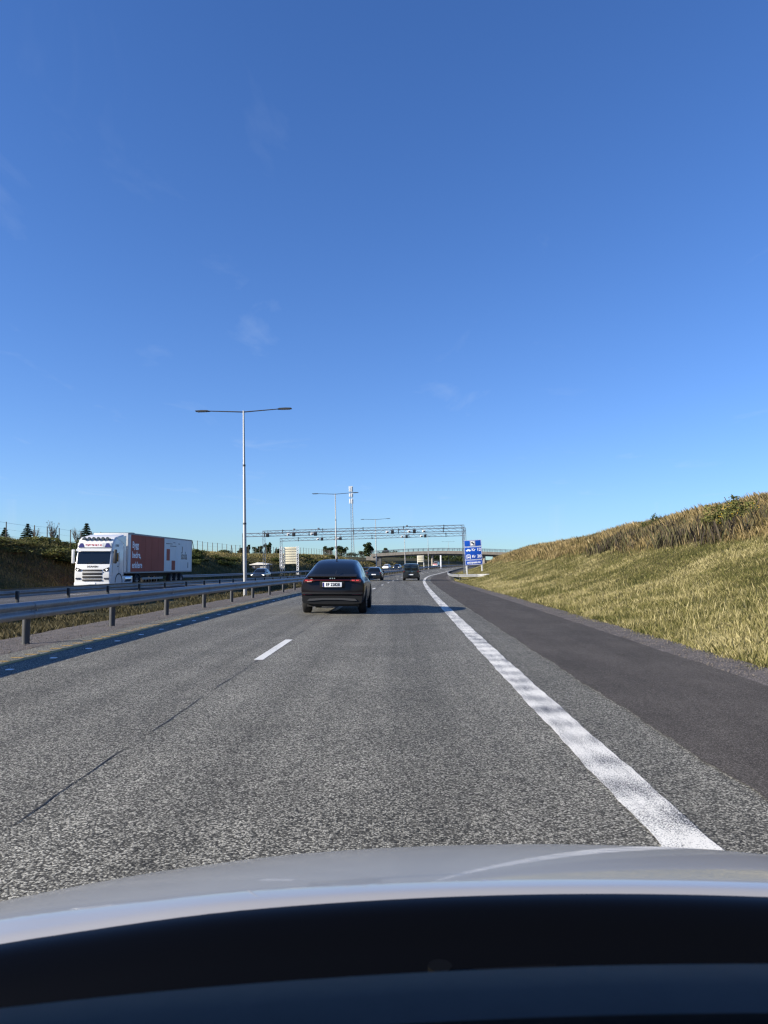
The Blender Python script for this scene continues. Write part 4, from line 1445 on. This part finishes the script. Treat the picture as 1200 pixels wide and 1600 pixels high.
# ------------------------------------------------------------------ vegetation helpers
def blades(name, lat, D, hgt, wid, lean, m, col, kind='stuff', parent=None, zoff=-.02, up=None, tips=False):
    n = len(lat)
    x = lat + DX(D)
    z = DZ(D) + ground_h(lat, D) + zoff
    a = rng.uniform(0, 2 * PI, n)
    w = wid / 2
    bx, by = np.cos(a) * w, np.sin(a) * w
    la = rng.uniform(0, 2 * PI, n)
    lx, ly = np.cos(la) * lean * hgt, np.sin(la) * lean * hgt
    v = np.empty((n, 4, 3), np.float32)
    v[:, 0] = np.stack([x - bx, D - by, z], -1)
    v[:, 1] = np.stack([x + bx, D + by, z], -1)
    v[:, 2] = np.stack([x + bx * .7 + lx * .35, D + by * .7 + ly * .35, z + hgt * .6], -1)
    v[:, 3] = np.stack([x + lx, D + ly, z + hgt], -1)
    i = np.arange(n)[:, None] * 4
    q = i + np.array([[0, 1, 2, 3]])
    me = np_mesh(name, v.reshape(-1, 3), q, m, np.repeat(col, 4))
    o = link(name, me, parent)
    if kind: o['kind'] = kind
    return o

_tab = np.random.default_rng(5).uniform(0, 1, (256, 256))
def vnoise(x, y):
    xi, yi = np.floor(x).astype(int), np.floor(y).astype(int)
    fx, fy = x - xi, y - yi
    fx, fy = fx * fx * (3 - 2 * fx), fy * fy * (3 - 2 * fy)
    g = lambda a, b: _tab[a & 255, b & 255]
    return (g(xi, yi) * (1 - fx) + g(xi + 1, yi) * fx) * (1 - fy) + (g(xi, yi + 1) * (1 - fx) + g(xi + 1, yi + 1) * fx) * fy
def fbm(lat, D, s, seed=0.):
    """patchy 0..1 noise over the ground"""
    v = 0
    for o, a in ((1, .5), (2.1, .28), (4.3, .22)):
        v = v + a * vnoise(lat * s * o + seed * 13.7, D * s * o * .75 + seed * 7.1)
    return np.clip((v - .5) * 1.9 + .5, 0, 1)

def scatter(n, lat0, lat1, D0, D1, power=1.6):
    """more points near the camera"""
    t = rng.uniform(0, 1, n)
    D = (D0 ** (1 - power) + t * (D1 ** (1 - power) - D0 ** (1 - power))) ** (1 / (1 - power))
    return rng.uniform(lat0, lat1, n), D

# right bank: mown lower grass
n = 800000
lat, D = scatter(n, 4.6, 15.5, 6.5, 300, 1.75)
edge = np.clip((lat - 4.70 - .35 * (fbm(lat, D, 1.3, 9.) - .5)) / .55, 0, 1)
keep = rng.uniform(0, 1, n) < edge ** 1.3 + .01
lat, D, edge = lat[keep], D[keep], edge[keep]
k = np.clip(D / 20, .75, 6)
pat = fbm(lat, D, .55, 1.0)
tall = np.where((lat > 4.9) & (lat < 7.2), 1.0, .8)
hgt = rng.uniform(.04, .15, len(lat)) * tall * (.6 + .4 * edge) * (1 + .10 * (k - 1)) * (.75 + .6 * pat)
wid = .0050 * k * rng.uniform(.7, 1.5, len(lat))
dryness = .55 * np.exp(-((lat - 5.7) / 1.1) ** 2) + .25 * np.clip((lat - 9) / 6, 0, 1)
col = np.clip(rng.normal(.46, .24, len(lat)) + .50 * (pat - .5) + .22 * (fbm(lat, D, 1.9, 6.) - .5) + .22 * dryness, 0, 1)
blades('bank_grass', lat, D, hgt, wid, rng.uniform(.2, .75, len(lat)), M['grass_bank'], col)
# long pale stalks in the roadside strip
lat, D = scatter(6000, 5.05, 8.2, 6.5, 120, 1.8)
k = np.clip(D / 20, .7, 5)
blades('bank_grass', lat, D, rng.uniform(.12, .30, len(lat)), .0024 * k, rng.uniform(.05, .30, len(lat)), M['grass_bank'], rng.uniform(.45, .95, len(lat)))
# upper bank: tall dry grass
n = 430000
lat, D = scatter(n, 10.6, 24, 14, 330, 1.7)
up = np.clip((lat - 10.6 - 1.8 * fbm(lat, D, .35, 2.)) / 2.5, 0, 1)
keep = rng.uniform(0, 1, n) < up
lat, D, up = lat[keep], D[keep], up[keep]
k = np.clip(D / 20, .75, 7)
pat = fbm(lat, D, .4, 4.2)
hgt = rng.uniform(.25, .75, len(lat)) * (.55 + .45 * up) * (.7 + .6 * pat)
col = np.clip(rng.normal(.42, .2, len(lat)) + .3 * (pat - .5), 0, 1)
blades('dry_grass', lat, D, hgt, .0045 * k * rng.uniform(.7, 1.5, len(lat)), rng.uniform(.15, .6, len(lat)), M['grass_dry'], col)
# seed heads: darker tips standing above the crest
# dark dried weeds in a drift across the bank
def weeds(n, lat0, lat1, D0, D1, h0, h1, name='dry_weeds', m=None, thr=.0, seed=3.):
    lat, D = rng.uniform(lat0, lat1, n), rng.uniform(D0, D1, n)
    f = fbm(lat, D, .8, seed)
    e = np.minimum.reduce([(lat - lat0) / 1.2, (lat1 - lat) / 1.2, (D - D0) / 4, (D1 - D) / 4])
    kp = rng.uniform(0, 1, n) < np.clip(e, 0, 1) * np.clip(f * 1.6 - thr, 0, 1)
    lat, D = lat[kp], D[kp]
    # each stalk: several upright slivers with leafy bits
    rep = 9
    lat2 = np.repeat(lat, rep) + rng.normal(0, .07, len(lat) * rep)
    D2 = np.repeat(D, rep) + rng.normal(0, .09, len(lat) * rep)
    hs_ = np.repeat(rng.uniform(h0, h1, len(lat)), rep) * rng.uniform(.35, 1.05, len(lat) * rep)
    k = np.clip(D2 / 22, .8, 5)
    return blades(name, lat2, D2, hs_, .015 * k * rng.uniform(.5, 1.4, len(lat2)), rng.uniform(.05, .35, len(lat2)), m or M['weed'], rng.uniform(0, 1, len(lat2)))
weeds(4600, 11.4, 14.8, 26, 50, .45, .95, thr=.34)
weeds(450, 12.8, 17.5, 22, 33, .45, .85, thr=.45, seed=5.)
weeds(1500, 14.5, 18.5, 40, 75, .4, .9, thr=.45, seed=1.)
# median and left verge grass
n = 90000
lat, D = scatter(n, -13.6, -7.55, 8, 260, 1.7)
k = np.clip(D / 16, .8, 7)
pat = fbm(lat, D, .8, .5)
keep = rng.uniform(0, 1, n) < np.clip((-7.9 - lat) / 1.0, 0, 1) * np.clip(pat * 1.6 - .15, .05, 1)
lat, D, k, pat = lat[keep], D[keep], k[keep], pat[keep]
blades('median_grass', lat, D, rng.uniform(.05, .20, len(lat)) * (.5 + pat), .011 * k, rng.uniform(.2, .8, len(lat)), M['grass_median'], np.clip(rng.normal(.5, .2, len(lat)) + .3 * (pat - .5), 0, 1))
# left bank grass
n = 150000
lat, D = scatter(n, -44, -24.7, 30, 330, 1.5)
k = np.clip(D / 30, 1, 7)
pat = fbm(lat, D, .3, 2.5)
up = np.clip((-lat - 27) / 6, 0, 1)
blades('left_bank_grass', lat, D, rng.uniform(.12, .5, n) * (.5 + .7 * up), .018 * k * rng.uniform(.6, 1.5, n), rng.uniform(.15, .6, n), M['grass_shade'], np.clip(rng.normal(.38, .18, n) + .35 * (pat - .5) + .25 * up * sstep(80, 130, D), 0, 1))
# verge stones
n = 5200
side = rng.uniform(0, 1, n) < .72
lat = np.where(side, rng.uniform(-7.9, -6.25, n), rng.uniform(4.34, 4.95, n))
_, D = scatter(n, 0, 1, 6, 60, 1.7)
r_ = rng.uniform(.005, .015, n)
oc = np.array([[1, 0, 0], [-1, 0, 0], [0, 1, 0], [0, -1, 0], [0, 0, 1], [0, 0, -1]], float)
zz = np.where(side, np.interp(lat, [-8.2, -7.9, -6.22], [-.13, -.06, -.012]), np.interp(lat, [4.3, 4.6, 5.0], [-.012, .004, .02]))
cen = np.stack([lat + DX(D), D, DZ(D) + zz + .006], -1)
vv = cen[:, None, :] + oc[None] * r_[:, None, None] * rng.uniform(.6, 1.3, (n, 6, 1))
tri = np.array([[0, 2, 4], [2, 1, 4], [1, 3, 4], [3, 0, 4], [2, 0, 5], [1, 2, 5], [3, 1, 5], [0, 3, 5]])
o = link('verge_stones', np_mesh('verge_stones', vv.reshape(-1, 3), (np.arange(n)[:, None, None] * 6 + tri[None]).reshape(-1, 3), M['stone']))
o['kind'] = 'stuff'

# ------------------------------------------------------------------ shrubs and trees
def leaf_cloud(name, blobs, n, size, m, flat=.0):
    """blobs: (cx,cy,cz,rx,ry,rz) - leaf quads spread towards each blob's outside"""
    B = np.array(blobs, float)
    vol = (B[:, 3] * B[:, 4] * B[:, 5]) ** .67
    pick = rng.choice(len(B), n, p=vol / vol.sum())
    d = rng.normal(size=(n, 3)); d /= np.linalg.norm(d, axis=1, keepdims=True)
    r = rng.uniform(.35, 1.08, n) ** .6
    c = B[pick, :3] + d * B[pick, 3:] * r[:, None]
    c[:, 2] = np.maximum(c[:, 2], .02)
    s = size * rng.uniform(.5, 1.4, n)
    t1 = rng.normal(size=(n, 3)); t1 /= np.linalg.norm(t1, axis=1, keepdims=True)
    t2 = np.cross(t1, rng.normal(size=(n, 3))); t2 /= np.linalg.norm(t2, axis=1, keepdims=True)
    v = np.empty((n, 4, 3))
    v[:, 0] = c - t1 * s[:, None]; v[:, 1] = c + t2 * s[:, None] * .5
    v[:, 2] = c + t1 * s[:, None]; v[:, 3] = c - t2 * s[:, None] * .5
    hz = (pick * .137) % 1
    col = np.clip(.5 + .28 * (hz - .5) + rng.normal(0, .17, n), 0, 1)
    return np_mesh(name, v.reshape(-1, 3), np.arange(n * 4).reshape(-1, 4), m, np.repeat(col, 4))
def shrub_proto(seed, m, n=1500):
    q = np.random.default_rng(seed)
    bl = []
    for i in range(9):
        a = q.uniform(0, 2 * PI); rr = q.uniform(.2, .85)
        h = q.uniform(.35, 1.0)
        bl.append((rr * math.cos(a), rr * math.sin(a), h * .62, q.uniform(.35, .6), q.uniform(.35, .6), h * .5))
    st = MB()
    for i in range(7):
        a = q.uniform(0, 2 * PI); rr = q.uniform(.3, .8)
        st.cyl((0, 0, -.1), (rr * math.cos(a), rr * math.sin(a), q.uniform(.5, 1.)), .03, .012, 5)
    return leaf_cloud('foliage', bl, n, .085, m), st.mesh('stem', M['bark'])
SHR = [shrub_proto(i, M['shrub'] if i < 3 else M['shrub_light']) for i in range(5)]
def fine_proto(seed, m, n, size):
    q = np.random.default_rng(seed)
    bl = []
    for i in range(22):
        a = q.uniform(0, 2 * PI); rr = q.uniform(.0, 1.0) ** .7
        h = q.uniform(.35, 1.05) * (1.15 - .6 * rr)
        bl.append((rr * math.cos(a), rr * math.sin(a), h * .6, q.uniform(.14, .34), q.uniform(.14, .34), h * .45))
    st = MB()
    for i in range(10):
        a = q.uniform(0, 2 * PI); rr = q.uniform(.2, .8)
        st.cyl((0, 0, -.2), (rr * math.cos(a), rr * math.sin(a), q.uniform(.5, 1.)), .025, .01, 5)
    return leaf_cloud('foliage', bl, n, size, m), st.mesh('stem', M['bark'])
SHR.append(fine_proto(21, M['shrub_light'], 5200, .040))
SHR.append(fine_proto(22, M['shrub'], 4200, .045))
def shrub(name, label, lat, D, r, h, k, group, lift=-.05, catg='shrub'):
    root = empty(name, G(lat, D, lift), random.uniform(0, 6))
    root.scale = (r, r, h)
    tag(root, label, catg, group)
    link('foliage', SHR[k][0], root); link('stem', SHR[k][1], root)
    return root
for i in range(90):
    D = 44 + 2.0 * i + random.uniform(-2, 2) if i < 40 else random.uniform(50, 240)
    lat = random.uniform(-36.5, -29.5)
    r = random.uniform(1.1, 2.6); h = random.choice((.45, .6, .8, 1.1, 1.35))
    if lat < -33.5: h *= .8
    if lat < -32.5 and D < 84: h *= .62
    if 70 < D < 74: h += .25
    if D > 95: r *= .8; h *= .8
    kk = random.choice((0, 1, 2, 3, 4))
    tone = 'dark green' if kk < 3 else 'pale olive green'
    where = 'left of the white lorry' if D < 84 else 'behind the white lorry' if D < 112 else 'beyond the lorry, below the fence'
    shrub('bank_shrub', tone + ' shrub on the far embankment ' + where, lat, D, r, h, kk, 'shrubs on the far embankment')
shrub('bank_shrub', 'small green shrub breaking the skyline of the golden bank', 15.9, 47, 1.0, .95, 6, 'shrubs on the golden bank')
shrub('bank_shrub', 'large green bush with yellow flowers high on the golden bank', 14.0, 30.5, 1.5, 1.35, 5, 'shrubs on the golden bank', .0)
shrub('bank_shrub', 'low olive shrub just below the crest of the golden bank', 16.6, 66, 1.1, .7, 6, 'shrubs on the golden bank')
# yellow flower heads by that bush
n = 34
lat, D = rng.normal(13.3, .5, n), rng.normal(29.6, .5, n)
fz = rng.uniform(.45, 1.2, n)
cen = np.stack([lat + DX(D), D, DZ(D) + ground_h(lat, D) + fz], -1)
vv = cen[:, None, :] + oc[None] * .022
o = link('yellow_flowers', np_mesh('yellow_flowers', vv.reshape(-1, 3), (np.arange(n)[:, None, None] * 6 + tri[None]).reshape(-1, 3), M['flower']))
o['kind'] = 'stuff'

def conifer(label, x, D, ytop, ground_y, group='trees beyond the fence'):
    s = D / F_PX
    X = (x - 622) * s
    zt = 1.4 + (884 - ytop) * s
    zb = 3.6 + float(DZ(D))
    h = zt - zb
    root = empty('spruce_tree', (X, D, zb)); tag(root, label, 'tree', group)
    b = MB(); b.cyl((0, 0, -.3), (0, 0, h * .96), h * .03, .02, 7); b.build('trunk', M['bark'], root)
    N = 2200
    t = rng.uniform(.06, 1, N) ** .8
    lay = np.round(t * 13) / 13
    rad = h * .52 * (1.03 - lay) * rng.uniform(.2, 1.1, N) ** .6
    a = rng.uniform(0, 2 * PI, N)
    keep = np.sin(a * 5 + lay * 40) + rng.uniform(-.2, 1.6, N) > 0
    t, lay, rad, a = t[keep], lay[keep], rad[keep], a[keep]
    c = np.stack([rad * np.cos(a), rad * np.sin(a), h * (lay + rng.uniform(-.02, .02, len(a))) - rad * .28], -1)
    sz = h * .062 * rng.uniform(.6, 1.4, len(a))
    d1 = np.stack([np.cos(a), np.sin(a), -.35 + 0 * a], -1) * sz[:, None]
    d2 = np.stack([-np.sin(a), np.cos(a), rng.uniform(-.6, .6, len(a))], -1) * sz[:, None] * .45
    v = np.stack([c - d1, c + d2, c + d1, c - d2], 1)
    link('crown', np_mesh('crown', v.reshape(-1, 3), np.arange(len(a) * 4).reshape(-1, 4), M['conifer'], np.repeat(rng.uniform(.1, .9, len(a)), 4)), root)
def broadleaf(label, x, D, ytop, wpx, group='trees beyond the fence', bare=False):
    s = D / F_PX
    X = (x - 622) * s
    zt = 1.4 + (884 - ytop) * s
    zb = 3.6 + float(DZ(D))
    h = zt - zb; w = wpx * s / 2
    root = empty('bare_tree' if bare else 'leafy_tree', (X, D, zb)); tag(root, label, 'tree', group)
    b = MB(); b.cyl((0, 0, -.3), (0, 0, h * .55), h * .035, h * .02, 7)
    tips = []
    for i in range(9 if not bare else 16):
        a = random.uniform(0, 6.28); z0 = random.uniform(.25, .6) * h
        p = Vector((math.cos(a) * w * random.uniform(.4, .85), math.sin(a) * w * random.uniform(.4, .85), min(h * .97, z0 + h * random.uniform(.2, .5))))
        b.cyl((0, 0, z0), p, h * .014, h * .005, 5); tips.append(p)
        if bare:
            for k in range(5):
                q = p + Vector((random.uniform(-.4, .4) * w, random.uniform(-.4, .4) * w, random.uniform(.05, .22) * h))
                b.cyl(Vector((0, 0, z0)).lerp(p, random.uniform(.4, 1)), q, h * .006, h * .002, 4); tips.append(q)
    b.build('trunk', M['bark'], root)
    if bare:
        bl = [(p.x, p.y, p.z, w * .16, w * .16, h * .07) for p in tips]
        link('crown', leaf_cloud('crown', bl, 160, h * .02, M['twig']), root)
    else:
        bl = [(p.x, p.y, p.z, w * random.uniform(.28, .45), w * random.uniform(.28, .45), h * random.uniform(.12, .2)) for p in tips] + [(0, 0, h * .40, w * .85, w * .85, h * .38), (0, 0, h * .66, w * .62, w * .62, h * .26)]
        link('crown', leaf_cloud('crown', bl, 1900, h * .06, M['broadleaf']), root)
conifer('dark spruce cut by the left picture edge behind the fence', 1, 84, 825, 845)
conifer('dense dark spruce standing left of the lorry behind the fence', 37, 84, 819, 845)
conifer('thin spruce rising right behind the white lorry cab', 131, 92, 818.5, 845)
conifer('small spruce peeping over the fence between bare trees', 85, 95, 836, 850)
broadleaf('bare thin tree behind the fence left of the lorry', 77, 90, 820, 16, bare=True)
broadleaf('low bare tree beside the thin spruce behind the lorry', 117, 92, 829, 20, bare=True)
broadleaf('low bare shrub-like tree right of the dense spruce', 50, 86, 829, 14, bare=True)
for i, (x, D, yt, w) in enumerate(((376, 190, 857, 14), (403, 205, 854.5, 19), (418, 205, 849.5, 13), (433, 205, 858, 14), (386, 215, 853, 8), (512, 300, 855, 18), (533, 300, 853.5, 22), (575, 315, 850, 17), (553, 330, 864, 18), (567, 340, 862, 14), (545, 310, 865, 12), (602, 420, 858, 10))):
    labs = ['low round tree just left of the nearest lamp pole', 'broad dark tree right of the nearest lamp pole', 'tallest dark tree behind the left ends of the gantries', 'small round tree left of the cream sign board', 'small tree half hidden by the lamp pole',
            'dark round tree above the black SUV roof', 'taller dark tree beside the second lamp pole', 'dark tree at the left end of the overpass', 'low tree at the foot of the telecom mast', 'low tree right of the telecom mast', 'low tree left of the telecom mast', 'low tree beyond the left end of the overpass']
    broadleaf(labs[i], x, D, yt, w)
# far wood behind the overpass
bl = []
for i in range(46):
    D = random.uniform(440, 560); 
    lat = random.uniform(-40, -90)
    p = G(lat, D)
    bl.append((p.x, p.y, p.z + 1.5, 5, 5, random.uniform(2., 3.2)))
o = link('far_wood', leaf_cloud('far_wood', bl, 14000, .55, M['broadleaf'])); o['kind'] = 'stuff'

# ------------------------------------------------------------------ game fence on top of the left bank
def fence():
    root = empty('wire_fence', G(-37, 60)); tag(root, 'tall wire fence on thin posts along the top of the far embankment', 'fence')
    o0 = root.location.copy()
    pb = MB(); pb.cyl((0, 0, -.3), (0, 0, 2.0), .055, .05, 6); pme = pb.mesh('post', M['wood_post'])
    pts = []
    for i in range(110):
        D = 62 + 2.5 * i
        lat = -37.0 - float(sstep(205, 285, D)) * 15
        p = G(lat, D) - o0
        pts.append(p)
        if i in (3,): continue
        q = link('post', pme, root, p, (0, TILT, 0))
    wb = MB()
    for z, r in ((1.9, .010), (1.3, .007), (.7, .007)):
        for a, c in zip(pts[:-1], pts[1:]): wb.cyl(a + Vector((-.045 * z / 2, 0, z)), c + Vector((-.045 * z / 2, 0, z)), r, n=3, caps=False)
    wb.build('wire', M['wire'], root, fix=False)
    for i in (18, 23, 31, 46, 60):
        if i + 1 < len(pts):
            b = MB()
            for s in (-1, 1): b.cyl(pts[i] + Vector((0, 0, 1.9)), pts[i] + Vector((.1, s * 1.2, -.1)), .05, n=5)
            b.build('brace', M['wood_post'], root)
fence()
